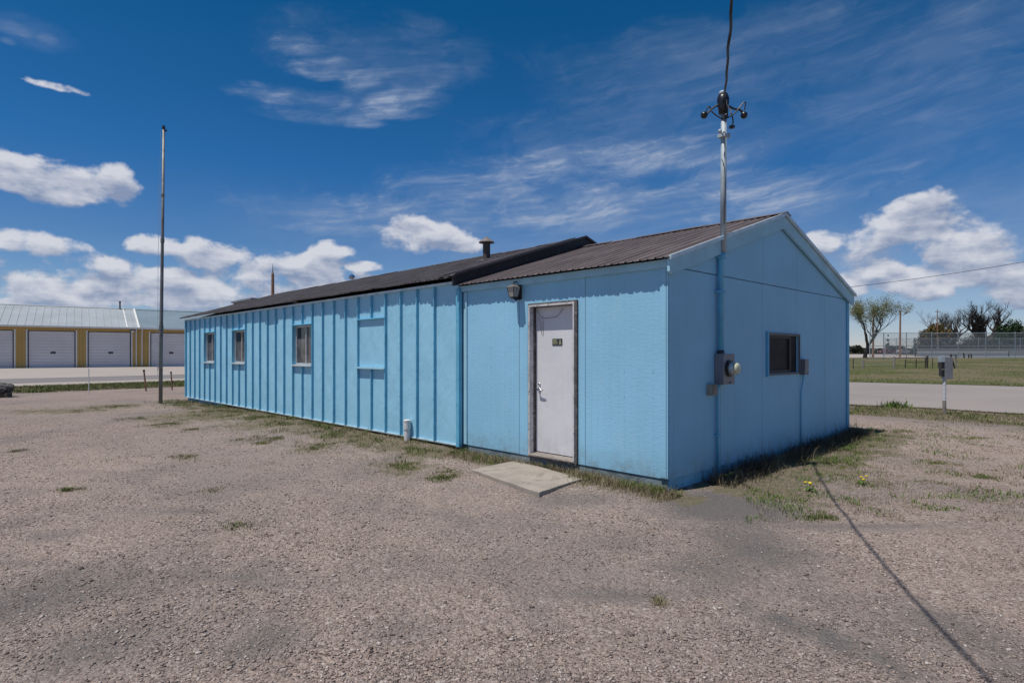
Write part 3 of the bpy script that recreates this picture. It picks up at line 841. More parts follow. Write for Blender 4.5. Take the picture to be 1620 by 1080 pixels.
# handle: rose, knob and lever
m = MB(); yh, zh = DY1-.075, 1.085
m.lathe([(.030, .084), (.030, .074), (.022, .068)], (0, yh, zh), 16, 'x'); m.lathe([(.011, .07), (.011, .03)], (0, yh, zh), 10, 'x')
m.tube([(.035, yh, zh), (.030, yh-.03, zh+.002), (.030, yh-.115, zh-.006)], [.012, .011, .008], 8)
m.lathe([(.018, .084), (.018, .070)], (0, yh, zh+.075), 12, 'x')
m.build('handle', M['chrome'], dr, smoothed=True)
m = MB(); m.box(.078, .0845, 1.69, 1.87, 1.70, 1.79); m.build('door_sign', M['signplate'], dr)
m = MB(); rr = random.Random(4)
for row, (z0, h) in enumerate(((1.762, .013), (1.742, .008), (1.722, .008))):
    yy = 1.862
    while yy > 1.80-(.02 if row else 0):
        w2 = rr.uniform(.004, .012); m.box(.0765, .0778, yy-w2, yy, z0, z0+h); yy -= w2+.004
m.prism([(1.745, 1.712), (1.735, 1.712), (1.722, 1.775), (1.728, 1.775)], 'x', .0765, .0778); m.prism([(1.715, 1.712), (1.705, 1.712), (1.722, 1.775), (1.728, 1.775)][::-1], 'x', .0760, .0764)
m.build('sign_lettering', M['signtext'], dr)
m = MB()
m.tube([(.07, DY1-.03, 2.20), (.06, DY1-.12, 2.10), (.06, DY1-.22, 2.075), (.06, DY1-.42, 2.09), (.06, DY1-.47, 2.13), (.075, DY1-.52, 2.20)], .003, 5)
m.tube([(.075, DY1-.06, 2.10), (.078, DY1-.10, 2.0), (.078, DY1-.118, 1.86), (.078, DY1-.135, 1.84), (.078, DY1-.15, 1.87), (.078, DY1-.145, 2.02), (.078, DY1-.13, 2.09)], .0022, 5)
m.build('chain', M['cable'], dr)
# chimney and vents
ch = thing('chimney', None, None); ch.parent = B
m = MB(); m.lathe([(.075, 3.38), (.075, 3.84)], (1.975, 5.42, 0), 20); m.build('flue_pipe', basic('brown flue', (.07, .05, .045), .6, .25, 4), ch, smoothed=False)
m = MB(); m.lathe([(.16, 3.835), (.16, 3.845), (.012, 3.955), (.0, 3.956)], (1.975, 5.42, 0), 20)
for q_ in range(3):
    t_ = q_*2.1; m.box(1.975+.06*math.cos(t_)-.006, 1.975+.06*math.cos(t_)+.006, 5.42+.06*math.sin(t_)-.006, 5.42+.06*math.sin(t_)+.006, 3.80, 3.86)
m.build('rain_cap', basic('faded cap', (.17, .14, .13), .6, .15, 5), ch)
m = MB(); rr = random.Random(3)
vs = []
for j in range(18):
    t_ = 2*math.pi*j/18; q_ = .14+.08*rr.random(); vs.append((1.975+q_*math.cos(t_), 5.42+1.5*q_*math.sin(t_)))
m.v = [(x, y, rb_(x)+.032) for x, y in vs]+[(x, y, rb_(x)+.0) for x, y in vs]; n = 18
m.f = [tuple(range(n))]+[(i, (i+1) % n, n+(i+1) % n, n+i) for i in range(n)]
m.build('tar_patch', basic('roof sealant', (.08, .075, .075), .8, .6, 12, c2=(.38, .37, .36)), ch)
m = MB(); c_ = (3.25, 13.3, 0)
m.lathe([(.05, 3.6), (.05, 3.93)], c_, 14); m.lathe([(.09, 3.93), (.105, 3.98), (.09, 4.04), (.03, 4.07)], c_, 14); m.lathe([(.012, 4.07), (.012, 4.12)], c_, 8)
m.build('roof_vent', M['chrome'], B)

# ------------------------------------------------------------------ things fixed to the building
def on_b(name, label, cat, u, v, z, group=None):
    x, y = W(u, v); return thing(name, label, cat, (x, y, z), ANG, group)
L_ = on_b('wall_lantern', 'small black coach lantern mounted beside the white door', 'wall lamp', 0, 2.43, 2.48)
m = MB(); m.box(-.025, -.001, -.045, .045, -.12, .10); m.tube([(-.02, 0, -.08), (-.08, 0, -.13), (-.12, 0, -.105)], [.022, .014, .012], 8); m.tube([(-.02, 0, .06), (-.06, 0, .13), (-.12, 0, .125)], .008, 6)
m.build('bracket', M['cable'], L_, bevel=.003)
def frus(m, cx, r0, r1, z0, z1):
    m.add([(cx-r0, -r0, z0), (cx+r0, -r0, z0), (cx+r0, r0, z0), (cx-r0, r0, z0), (cx-r1, -r1, z1), (cx+r1, -r1, z1), (cx+r1, r1, z1), (cx-r1, r1, z1)],
          [(0, 3, 2, 1), (4, 5, 6, 7), (0, 1, 5, 4), (1, 2, 6, 5), (2, 3, 7, 6), (3, 0, 4, 7)])
m = MB(); frus(m, -.12, .042, .066, -.088, .045); m.build('glass', M['lampglass'], L_)
m = MB(); frus(m, -.12, .020, .046, -.112, -.089)
for sx in (-1, 1):
    for sy in (-1, 1):
        m.tube([(-.12+sx*.043, sy*.043, -.09), (-.12+sx*.067, sy*.067, .046)], .005, 5)
m.build('cage', M['cable'], L_)
m = MB(); frus(m, -.12, .082, .026, .047, .085); m.build('cap', basic('faded lamp cap', (.16, .15, .14), .5, .2, 9), L_)
m = MB(); m.lathe([(.028, .085), (.020, .10), (.008, .112), (.014, .124), (.002, .14)], (-.12, 0, 0), 10); m.build('finial', M['cable'], L_, smoothed=True)

MU, MW = 1.12, -.085
ms = on_b('service_mast', 'tall grey service mast with black wire drop, strapped to the gable', 'electric mast', MU, MW+.0, 0)
m = MB(); m.tube([(0, 0, 2.86), (.02, 0, 4.62)], .036, 14); m.build('mast_pipe', M['galv'], ms, smoothed=True)
m = MB(); m.tube([(0, .032, 1.60), (0, .032, 2.80), (0, .0, 2.86)], .036, 14)
m.build('conduit', M['pipe_blue'], ms, smoothed=True)
for z_ in (2.35, 2.78):
    m = MB(); m.prism([(-.06, .082), (-.06, .03), (-.045, -.012), (.045, -.012), (.06, .03), (.06, .082)], 'z', z_, z_+.03)
    m.build('pipe_strap', M['casing'], ms)
m = MB(); m.lathe([(.055, 4.60), (.060, 4.66), (.072, 4.70), (.075, 4.78), (.055, 4.845), (.02, 4.87)], (0, 0, 0), 14); m.build('weatherhead', M['insul'], ms, smoothed=True)
m = MB(); m.lathe([(.046, 4.83), (.035, 4.875), (.005, 4.89)], (-.02, 0.0, 0), 12); m.build('weatherhead_cap', M['galv'], ms, smoothed=True)
m = MB(); m.box(-.05, .05, -.05, .05, 4.30, 4.34); m.tube([(-.13, -.02, 4.33), (.13, -.02, 4.33)], .010, 6)
m.ball((-.12, -.02, 4.345), .026, 8, 5); m.ball((.10, -.02, 4.35), .026, 8, 5)
m.build('clamp', M['galv'], ms)
def curve(pts, n=24):
    pts = [Vector(p) for p in pts]; out = []
    P_ = [pts[0]]+pts+[pts[-1]]
    for i in range(1, len(P_)-2):
        for k in range(n//(len(pts)-1)):
            t = k/(n//(len(pts)-1)); a, b, c, d = P_[i-1], P_[i], P_[i+1], P_[i+2]
            out.append(.5*((2*b)+(c-a)*t+(2*a-5*b+4*c-d)*t*t+(3*b-a-3*c+d)*t*t*t))
    out.append(pts[-1]); return out
# drooping leads, built in a frame turned so that they spread across the view
lead = thing('lead_wires', None, None, rz=-ANG); lead.parent = ms
m = MB(); m.tube(curve([(-.02, 0, 4.74), (-.14, -.01, 4.66), (-.225, -.02, 4.575)]), .013, 6); m.tube(curve([(.02, 0, 4.72), (.13, -.01, 4.66), (.20, -.02, 4.64), (.235, -.02, 4.61)]), .013, 6)
m.tube(curve([(-.215, -.02, 4.62), (-.195, -.02, 4.68), (-.165, -.02, 4.66), (-.145, -.04, 4.60), (-.05, -.06, 4.52), (.02, -.06, 4.52), (.12, -.05, 4.58), (.19, -.02, 4.66), (.25, -.02, 4.73), (.275, -.02, 4.725), (.26, -.02, 4.64)], 60), .008, 6)
m.tube(curve([(.02, -.07, 4.74), (.02, -.085, 4.6), (.015, -.08, 4.53)]), .012, 6)
m.build('lead', M['cable'], lead)
for c_, r_ in (((-.245, -.02, 4.575), .045), ((.255, -.02, 4.575), .045), ((.015, -.07, 4.55), .026)):
    m = MB(); m.ball(c_, r_, 10, 6); m.build('splice_cover', M['insul'], lead, smoothed=True)
m = MB(); m.tube([(.03, -.06, 4.70), (.085, -.05, 4.585)], .008, 6); m.build('neutral_wire', M['whitewire'], lead)
m = MB(); m.tube(curve([(.085, -.05, 4.585), (.105, -.05, 4.50), (.10, -.05, 4.44)]), .009, 6); m.ball((.085, -.05, 4.415), .032, 8, 5, .8); m.box(.06, .12, -.08, -.03, 4.40, 4.425)
m.build('tap_connector', M['insul'], lead)
m = MB(); m.tube(curve([(-.03, -.035, 4.02), (.0, -.045, 3.9), (.01, -.045, 3.6), (.0, -.04, 3.2)]), .004, 5); m.build('tie_wire', M['cable'], lead)
# twisted drop cable to a pole behind the viewer
mx, my = W(MU, MW)
m = MB(); K = 14.5; ns = 520
def wire_c(k):
    return Vector((mx+.01-.319*k, my-.948*k, 4.76-.2846*k+.038*k*k))
for s_ in range(3):
    P_ = []
    for i_ in range(ns+1):
        k = K*i_/ns; t = k*4.2+s_*2.094+.8*math.sin(k*1.7); r_ = .0072*(1+.5*noise.noise(Vector((k*1.5, s_, 0))))
        c = wire_c(k); P_.append(c+Vector((r_*math.cos(t)+.010*noise.noise(Vector((k*2.0, 4, 0))), 0, r_*math.sin(t))))
    m.tube(P_, .0068 if s_ < 2 else .0055, 6)
o = m.build('drop_cable', M['cable'], None, smoothed=True)
tag(o, 'thick twisted black power cable coming down to the mast top', 'power cable')

mt = on_b('electric_meter', 'grey electric meter cabinet with round glass meter on gable wall', 'electric meter', 1.195, 0, 1.20)
MB().box(-.145, .145, -.13, -.002, 0, .385).build('cabinet', M['boxgrey'], mt, bevel=.006)
m = MB(); m.lathe([(.105, -.131), (.105, -.155), (.094, -.158)], (-.01, 0, .20), 24, 'y'); m.build('socket_ring', M['insul'], mt)
m = MB(); m.lathe([(.078, -.15), (.082, -.17), (.080, -.210), (.076, -.215)], (-.01, 0, .20), 24, 'y'); m.build('meter_ring', M['meterring'], mt, smoothed=False)
m = MB(); m.lathe([(.072, -.216), (.070, -.243), (.058, -.258), (.03, -.264)], (-.01, 0, .20), 24, 'y'); m.build('meter_dome', M['meterglass'], mt, smoothed=True)
m = MB(); m.lathe([(.045, .386), (.045, .41), (.036, .43)], (-.075, -.055, 0), 14); m.build('hub', M['insul'], mt)
m = MB(); m.box(.0, .03, -.145, -.131, .015, .03); m.build('latch', M['insul'], mt)
cd = on_b('cable_conduit', 'blue conduit running down the gable from the electric meter', 'conduit', 1.08, 0, 0)
m = MB(); m.tube([(0, -.032, -.05), (0, -.032, 1.13), (.0, -.05, 1.198)], .018, 8); m.build('pipe', M['pipe_blue'], cd, smoothed=True)
m = MB(); m.box(-.035, .035, -.052, -.002, .55, .57); m.build('clip', M['casing'], cd)
sb = on_b('junction_box', 'small beige junction box low left of the meter cabinet', 'junction box', .935, 0, 1.07)
MB().box(-.075, .06, -.075, -.002, 0, .14).build('box', M['beige'], sb, bevel=.008); MB().box(-.066, .051, -.085, -.076, .008, .132).build('cover', M['wood_grey'], sb, bevel=.004)
jb = on_b('phone_box', 'narrow grey utility box just right of the gable window', 'utility box', 3.875, 0, 1.255)
MB().box(-.075, .075, -.085, -.002, 0, .245).build('box', M['boxgrey'], jb, bevel=.005); MB().box(.0, .03, -.092, -.086, .01, .03).build('latch', M['insul'], jb)
m = MB(); m.tube([(-.03, -.035, .0), (-.035, -.035, -.10), (-.075, -.022, -.25), (-.08, -.022, -1.20)], .011, 8); m.build('cable', M['pipe_blue'], jb, smoothed=True)

# ------------------------------------------------------------------ yard things
slab = thing('concrete_step', 'cracked tan concrete slab lying in front of the white door', 'doorstep', (.15, 7.6, ground_z(.15, 7.6)))
crn = [gp(745, 742, .05), gp(818, 727, .05), gp(919, 757, .05), gp(852, 779, .05)]
def lerp(a, b, t): return (a[0]+(b[0]-a[0])*t, a[1]+(b[1]-a[1])*t)
def rough_poly(c, n=9):
    out = []
    for i in range(len(c)):
        a, b = c[i], c[(i+1) % len(c)]
        for k in range(n):
            p = lerp(a, b, k/n); out.append((p[0]-.15+random.uniform(-.011, .011)*(2.2 if k == 0 else 1), p[1]-7.6+random.uniform(-.011, .011)))
    return out
cA = [crn[0], crn[1], lerp(crn[1], crn[2], .34), lerp(crn[0], crn[3], .10)]
cB = [lerp(crn[0], crn[3], .115), lerp(crn[1], crn[2], .352), crn[2], crn[3]]
m = MB(); m.prism(rough_poly(cA), 'z', -.05, .026); m.build('slab_piece', M['slab'], slab, bevel=.006)
m = MB(); m.prism(rough_poly(cB), 'z', -.05, .031); m.build('slab_piece', M['slab'], slab, bevel=.006)
px_, py_ = gp(644, 703)
pv = thing('standpipe', 'short white plastic pipe standing in the grass by the blue wall', 'pipe', (px_, py_, 0))
m = MB(); m.lathe([(.052, -.1), (.052, .28)], n=20); m.build('pipe', M['pvc'], pv, smoothed=False)
m = MB(); m.lathe([(.062, .27), (.062, .40), (.066, .402), (.066, .43), (.050, .435), (.030, .44)], n=20); m.build('cap', M['pvc'], pv)
x, y = gp(254, 638)
fp = thing('flagpole', 'tall bare grey metal pole standing left of the building', 'pole', (x, y, 0))
m = MB(); m.tube([(0, 0, -.1), (.02, 0, 2.4), (.06, 0, 5.2), (.10, 0, 8.80)], [.058, .055, .045, .038], 10); m.build('shaft', M['polemetal'], fp, smoothed=True)
for r_, z0_, z1_, x_ in ((.066, 2.35, 2.5, .02), (.058, 5.15, 5.28, .06), (.05, 6.6, 6.7, .075)):
    m = MB(); m.lathe([(r_, z0_), (r_, z1_)], (x_, 0, 0), 10); m.build('sleeve', M['polemetal'], fp)
m = MB(); m.lathe([(.045, 8.78), (.05, 8.82), (.03, 8.9)], (.10, 0, 0), 10); m.box(.12, .20, -.015, .015, 8.70, 8.76); m.build('truck', M['insul'], fp)
m = MB(); m.tube([(-.07, -.05, .9), (-.05, -.05, 4.5), (.03, -.04, 8.72)], .006, 4); m.build('halyard', M['whitewire'], fp)
m = MB(); m.box(-.085, -.055, -.02, .02, 1.15, 1.17); m.tube([(-.09, 0, 1.05), (-.075, 0, 1.27)], .010, 5); m.build('cleat', M['galv'], fp)

x, y = gp(1494, 655)
pd = thing('utility_pedestal', 'grey utility box on a white striped post beside the street', 'utility box', (x, y, 0), R(-8))
m = MB(); m.lathe([(.042, -.2), (.042, .36)], n=12); m.build('post', M['wood_grey'], pd)
m = MB(); m.lathe([(.040, .36), (.040, .98)], n=12); m.build('post_sleeve', ribbed('striped sleeve', (.62, .62, .64), .11, 2, c2=(.25, .26, .30)), pd)
m = MB(); m.box(-.03, .16, -.09, .09, .93, 1.50); m.build('cabinet', M['boxgrey'], pd, bevel=.008)
m = MB(); m.box(-.10, -.032, -.07, .07, 1.0, 1.36); m.build('side_box', M['insul'], pd, bevel=.005)
m = MB(); m.box(-.12, .0, -.08, .08, 1.37, 1.53); m.build('hood', M['galv'], pd, bevel=.006)
m = MB(); m.box(-.105, -.035, -.076, -.071, 1.17, 1.19); m.build('strap', M['beige'], pd)

for i_, (a, b, lab, mat, wd) in enumerate([((140.5, 583.6), (140.5, 623), 'thin white marker stake in the grass verge, leftmost stake', M['white'], .016),
        ((227.5, 585), (231.6, 618.8), 'dark steel stake leaning left in the verge, left of the flagpole', M['wood_brown'], .032),
        ((270.5, 588), (272.5, 616.8), 'dark steel stake in the verge between flagpole and building', M['wood_brown'], .028)]):
    x, y = gp(*b); tx = (a[0]-810)/F*y; tz = EYE+(560-a[1])/F*y
    st = thing('marker_stake', lab, 'stake', (x, y, 0), group='stakes along the left verge')
    m = MB(); m.tube([(0, 0, -.1), (tx-x, 0, tz)], wd, 6)
    m.build('shaft', mat, st)
    m = MB(); m.tube([((tx-x)*.93, 0, tz*.93), (tx-x, 0, tz+.01)], wd*1.35, 6); m.build('tip', M['white'] if i_ == 0 else M['black'], st)
x, y = gp(0, 628)
bo = thing('boulder', 'mottled dark grey boulder at the left edge on the verge', 'boulder', (x-.15, y, 0))
random.seed(21)
m = MB(); m.ball((0, 0, .30), .50, 18, 10, .48, .10); m.ball((.32, .15, .36), .20, 10, 6, .7, .12); m.build('rock', M['stonemat'], bo)
lg = thing('timber', 'weathered brown timber lying under the dark boulder', 'timber', (x-.1, y-.15, 0), R(4))
m = MB(); m.box(-1.2, .58, -.09, .07, -.02, .15); m.build('beam', basic('yellow brown timber', (.13, .09, .045), .9, .3, 5, bd=.005), lg, bevel=.012)
m = MB(); m.box(.50, .585, -.10, .08, -.02, .16); m.build('end_plate', M['black'], lg, bevel=.006)
# dandelions
random.seed(5)
for i_, (a, b, lab) in enumerate([(1281, 771, 'yellow dandelion, nearest of three, in the weeds beside the shadow of the cable'),
                                 (1362, 763, 'yellow dandelion blooming farthest right in the sparse gravel weeds'),
                                 (1155, 757, 'yellow dandelion leaning among weeds closest to the blue gable wall')]):
    x, y = gp(a, b, .03)
    d_ = thing('dandelion', lab, 'dandelion', (x, y, ground_z(x, y)), i_*1.3, 'dandelions beside the gable')
    m = MB()
    for k in range(16):
        t = random.random()*6.28; l_ = random.uniform(.05, .11); c, s2 = math.cos(t), math.sin(t); w2 = .010
        m.add([(0, 0, .0), (c*l_*.5-s2*w2, s2*l_*.5+c*w2, .035), (c*l_, s2*l_, .015), (c*l_*.5+s2*w2, s2*l_*.5-c*w2, .035)], [(0, 1, 2, 3)])
    m.build('leaves', M['weed'], d_)
    for k in range(3):
        t = random.random()*6.28; r_ = .02+.05*random.random(); h = .06+.04*random.random(); c = (r_*math.cos(t), r_*math.sin(t))
        fl = MB(); fl.tube([(0, 0, 0), (c[0]*.7, c[1]*.7, h*.6), (c[0], c[1], h)], .0025, 5); st = fl.build('stem', M['weed'], d_)
        fl = MB(); fl.lathe([(.006, h-.004), (.018, h+.004), (.019, h+.010), (.008, h+.014)], (c[0], c[1], 0), 12); fl.build('flower', M['yellow'], d_)
# a few upright weeds
def weed(px, py, h, n, label, mat, spread=.5, wz=.05, name='tall_weed', cat='weed', w=.004):
    x, y = gp(px, py, wz)
    o = thing(name, label, cat, (x, y, ground_z(x, y)))
    P_ = [(random.gauss(0, spread*h*.3), random.gauss(0, spread*h*.3), random.uniform(.6, 1)) for _ in range(n)]
    blades('foliage', P_, mat, h*.4, h, w, .8, '', parent=o)
weed(1417, 646, .34, 240, 'bushy green tuft of grass at the near edge of the street', M['greengrass'], 1.6, 0, 'grass_tuft', 'grass tuft', .012)
weed(1092, 756, .16, 60, 'small leafy weed growing against the blue skirt right of the corner', M['weed'], .8, w=.009)
weed(1155, 735, .42, 90, 'tall dark dried weed standing against the gable under the meter', M['brush'], .5, w=.0035)
weed(737, 700, .34, 30, 'thin dry stalks rising at the joint between the two walls', M['drygrass'], .5, w=.003)
weed(1190, 740, .28, 120, 'straw coloured clump of bent weeds right of the conduit foot', M['drygrass'], 1.2, w=.004)

# ------------------------------------------------------------------ storage building on the left
SX, SY, SAng = -55.0, 64.0, R(36.0)
sg = thing('storage_building', 'long tan storage building with white roll up doors and metal roof', 'storage building', (SX, SY, 0), SAng)
x0_, xs, x1_ = -24, 12.65, 44; ez, rdg, dep = 4.80, 7.45, 8.0
doors = [(-12.2, -7.9), (-3.15, 1.12), (2.27, 6.53), (7.64, 11.87), (13.82, 18.1), (20.2, 24.4)]
m = MB(); cur = x0_
for a, b in doors:
    m.box(cur, a, 0, .2, -.2, ez-.05); m.box(a, b, 0, .2, 4.22, ez-.05); cur = b
m.box(cur, x1_, 0, .2, -.2, ez-.05)
m.prism([(0.2, -.2), (2*dep, -.2), (2*dep, ez-.05), (dep, rdg-.08), (.2, ez-.05)], 'x', x0_, x0_+.2)
m.prism([(0.2, -.2), (2*dep, -.2), (2*dep, ez-.05), (dep, rdg-.08), (.2, ez-.05)], 'x', x1_-.2, x1_)
m.box(x0_+.2, x1_-.2, 2*dep-.2, 2*dep, -.2, ez-.05)
m.build('wall', M['tan'], sg)
def big_roof(a, b, mat, dz):
    m = MB()
    for sgn in (0, 1):
        def q(yv): return yv if sgn == 0 else 2*dep-yv
        m.prism([(q(-.35), ez-.10+dz), (q(dep), rdg+dz), (q(dep), rdg-.06+dz), (q(-.35), ez-.16+dz)], 'x', a, b)
        xx = a+.3
        while xx < b-.1:
            m.prism([(q(-.36), ez-.10+dz-.002), (q(dep), rdg+dz-.002), (q(dep), rdg+.045+dz), (q(-.36), ez-.055+dz)], 'x', xx-.03, xx+.03); xx += .72
    m.prism([(dep-.3, rdg-.05+dz), (dep, rdg+.07+dz), (dep+.3, rdg-.05+dz)], 'x', a+.01, b-.01)
    return m.build('roof', mat, sg)
big_roof(x0_-.2, xs, M['roof_grey'], .02); big_roof(xs+.01, x1_+.2, M['roof_blue'], -.03)
m = MB(); m.prism([(-.37, ez-.02), (dep, rdg+.09), (dep, rdg-.02), (-.37, ez-.14)], 'x', xs-1.25, xs-1.13).prism([(-.37, ez-.02), (dep, rdg+.09), (dep, rdg-.02), (-.37, ez-.14)], 'x', xs-.1, xs+.1); m.build('roof_trim', M['white'], sg)
m = MB(); m.box(x0_-.2, x1_+.2, -.42, -.36, ez-.25, ez-.06); m.build('gutter', M['white'], sg)
for a, b in doors:
    dd = thing('roll_up_door', None, None); dd.parent = sg
    MB().box(a+.10, b-.10, .12, .18, .04, 4.14).build('door_curtain', M['shopdoor'], dd)
    MB().box(a, a+.10, .06, .15, 0, 4.22).box(b-.10, b, .06, .15, 0, 4.22).box(a+.1, b-.1, .06, .15, 4.14, 4.22).build('seal', M['darkgap'], dd)
    MB().box(a-.14, a, -.03, .05, 0, 4.3).build('side_trim', M['white'], dd)
    MB().box(b, b+.14, -.03, .05, 0, 4.3).build('side_trim', M['white'], dd)
    c = (a+b)/2+.1; MB().box(c-.22, c+.22, .09, .118, 1.62, 1.86).build('handle', M['darkgap'], dd)
    MB().box(c-.07, c+.07, .075, .089, 1.70, 1.78).build('latch', M['boxgrey'], dd)
for xx in (12.37, 12.96):
    m = MB(); m.box(xx-.055, xx+.055, -.12, -.01, .25, ez-.3).box(xx-.055, xx+.055, -.34, -.12, ez-.42, ez-.3).box(xx-.055, xx+.055, -.25, -.12, .18, .28); m.build('downspout', M['white'], sg)
fl = thing('wall_light', 'square white floodlight under the eave of the tan storage building', 'wall lamp', (SX+12.0*math.cos(SAng), SY+12.0*math.sin(SAng), 4.2), SAng)
MB().box(-.22, .22, -.22, -.01, .0, .24).build('housing', M['darkgap'], fl, bevel=.02); MB().box(-.18, .18, -.25, -.221, -.0, .18).build('lens', M['white'], fl, bevel=.01)
m = MB(); m.lathe([(.10, 6.9), (.10, 8.25)], (11.1, 7.6, 0), 10); m.lathe([(.14, 8.25), (.14, 8.4)], (11.1, 7.6, 0), 10)
m.build('vent_pipe', M['polemetal'], sg)

# things behind the blue building
x, y = (431.5-810)/F*50, 50
up = thing('utility_pole', 'rust brown pole with pointed tip rising behind the dark roof', 'utility pole', (x, y, 0))
m = MB(); m.tube([(0, 0, -.3), (0, 0, 8.3)], [.17, .115], 10); m.build('pole', M['wood_brown'], up)
m = MB(); m.tube([(0, 0, 8.25), (0, 0, 8.5), (0, 0, 9.2)], [.12, .05, .012], 8); m.build('spike', M['polemetal'], up)
sh = thing('grey_shed', 'grey corrugated metal shed just showing above the far roof end', 'shed', (-13.95, 32, 0), R(43))
m = MB(); m.box(0, 4, 0, 3, -.1, 4.5); m.build('wall', ribbed('grey corrugated steel', (.22, .22, .23), .16), sh)
m = MB(); m.prism([(-.1, 4.5), (4.1, 4.45), (4.1, 4.55), (-.1, 4.6)], 'y', -.1, 3.1); m.build('roof', M['boxgrey'], sh)

# ------------------------------------------------------------------ beyond the street
def at(px, D, z=None):
    x = (px-810)/F*D; return (x, D, ground_z(x, D) if z is None else z)
def chainlink_fn(t, p):
    co = t.co(); x, y, z = t.sep(co)
    a = ((x+z).mod(.16)-.08).abs().less(.010); b = ((x-z).mod(.16)-.08).abs().less(.010)
    al = a.max(b)
    p.inputs['Base Color'].default_value = (.32, .34, .36, 1); p.inputs['Metallic'].default_value = .4; p.inputs['Roughness'].default_value = .5
    t.lk(al, p.inputs['Alpha'])
M['chain'] = material('chain link mesh', chainlink_fn)
def court_fence(D, pxs, H, midrail, label):
    o = at(pxs[0], D); f = thing('chain_link_fence', label, 'fence', o, group='chain link fences round the court')
    xs_ = [at(p, D)[0]-o[0] for p in pxs]; zs = [at(p, D)[2]-o[2] for p in pxs]
    for x, z in zip(xs_, zs):
        m = MB(); m.tube([(x, 0, z-.2), (x, 0, H)], .055, 8); m.ball((x, 0, H+.02), .07, 8, 5); m.build('post', M['galv'], f)
    for h in [H-.04]+midrail:
        m = MB(); m.tube([(xs_[0], 0, h), (xs_[-1], 0, h)], .04, 6); m.build('rail', M['galv'], f)
    m = MB(); m.add([(xs_[0], -.07, .02), (xs_[-1], -.07, zs[-1]+.02), (xs_[-1], -.07, H-.02), (xs_[0], -.07, H-.02)], [(0, 1, 2, 3)])
    m.add([(xs_[0], -.075, .02), (xs_[-1], -.075, zs[-1]+.02), (xs_[-1], -.075, H-.02), (xs_[0], -.075, H-.02)], [(3, 2, 1, 0)])
    m.build('wire_mesh', M['chain'], f)
court_fence(85, [1376, 1398, 1434, 1474, 1516, 1559.5, 1606, 1650, 1694], 3.75, [1.85], 'tall chain link fence along the near side of the tennis court')
court_fence(121, [1400, 1418, 1446, 1484.5, 1516, 1548, 1581, 1614, 1647, 1680], 3.65, [], 'chain link fence behind the court, shorter in view than the front one')
def court(s, t):
    D = 86+34*t; px = 1455+240*s; return ((px-810)/F*D, D)
strip('tennis_court', court, 10, 6, M['court'], .06)
o = at(1448, 100); nt = thing('tennis_net', 'long low tennis net with white top tape across the court', 'tennis net', o)
L1 = at(1596, 100)[0]-o[0]
MB().box(0, L1, -.02, .02, .78, .88).build('tape', M['white'], nt)
m = MB(); m.add([(0, 0, .03), (L1, 0, .03), (L1, 0, .78), (0, 0, .78)], [(0, 1, 2, 3)]); m.build('netting', M['chain'], nt)
for xx in (0, L1):
    m = MB(); m.tube([(xx, 0, -.1), (xx, 0, 1.08)], .07, 8); m.build('post', M['black'], nt)
o = at(1453, 126); wl = thing('court_wall', 'long low pale grey wall behind the tennis court', 'wall', o)
L1 = at(1720, 126)[0]-o[0]
m = MB(); m.box(0, L1, 0, .25, -.4, 1.5); m.build('wall_face', basic('pale grey block', (.33, .33, .335), .9, .06, .3), wl)
m = MB(); m.box(-.05, L1+.05, -.05, .3, 1.501, 1.58); m.build('coping', basic('wall coping', (.5, .49, .49), .9, .06, .3), wl)

# light poles
for px, top, lab in ((1381, 484, 'brown wooden light pole standing in front of the leafing tree'), (1423.5, 491, 'brown wooden light pole standing free right of the leafing tree')):
    o = at(px, 95); lp = thing('light_pole', lab, 'light pole', o, group='light poles by the court')
    H = EYE+(560-top)/F*95-o[2]
    m = MB(); m.tube([(0, 0, -.3), (.1, 0, H)], [.17, .11], 10); m.build('pole', M['wood_brown'], lp)
    m = MB(); m.tube(curve([(.1, 0, H-.15), (.5, 0, H-.1), (.95, 0, H-.35)], 12), .04, 6); m.build('arm', M['galv'], lp)
    m = MB(); m.prism([(.75, H-.5), (1.05, H-.22), (1.25, H-.05), (1.3, H-.2), (1.1, H-.5), (.95, H-.58)], 'y', -.15, .15); m.build('lamp_head', M['boxgrey'], lp, bevel=.03)
o = at(1483, 131); ap = thing('antenna_pole', 'thin tall brown pole rising behind the rusty evergreen', 'pole', o)
m = MB(); m.tube([(0, 0, -.2), (0, 0, 10.2)], [.13, .08], 8); m.build('shaft', M['wood_brown'], ap)
m = MB(); m.box(-.5, .5, -.04, .04, 9.6, 9.7); m.build('crossarm', M['wood_brown'], ap)

# fence of posts and rails in the field
D = 51
o = at(1349.5, D); ff = thing('field_fence', 'old post and rail fence with thin wires out in the field', 'fence', o)
prev = None
for px, h, r_, mat in ((1349.5, .95, .035, 'black'), (1365, .75, .09, 'wood_grey'), (1414, 1.05, .09, 'wood_grey'), (1432, .8, .035, 'black'), (1449, .85, .035, 'black'), (1463.5, .9, .035, 'black'), (1466.5, 1.1, .08, 'barkdark'), (1475, .9, .03, 'black'), (1484, .9, .03, 'black')):
    q = at(px, D); m = MB(); m.tube([(q[0]-o[0], 0, q[2]-o[2]-.2), (q[0]-o[0]+.03, 0, q[2]-o[2]+h)], r_, 8); m.build('post', M[mat], ff)
def rail(p0, p1, h, r_, name='rail', mat='barkdark'):
    a, b = at(p0, D), at(p1, D); m = MB(); m.tube([(a[0]-o[0], -.03, a[2]-o[2]+h), (b[0]-o[0], -.03, b[2]-o[2]+h)], r_, 6); m.build(name, M[mat], ff)
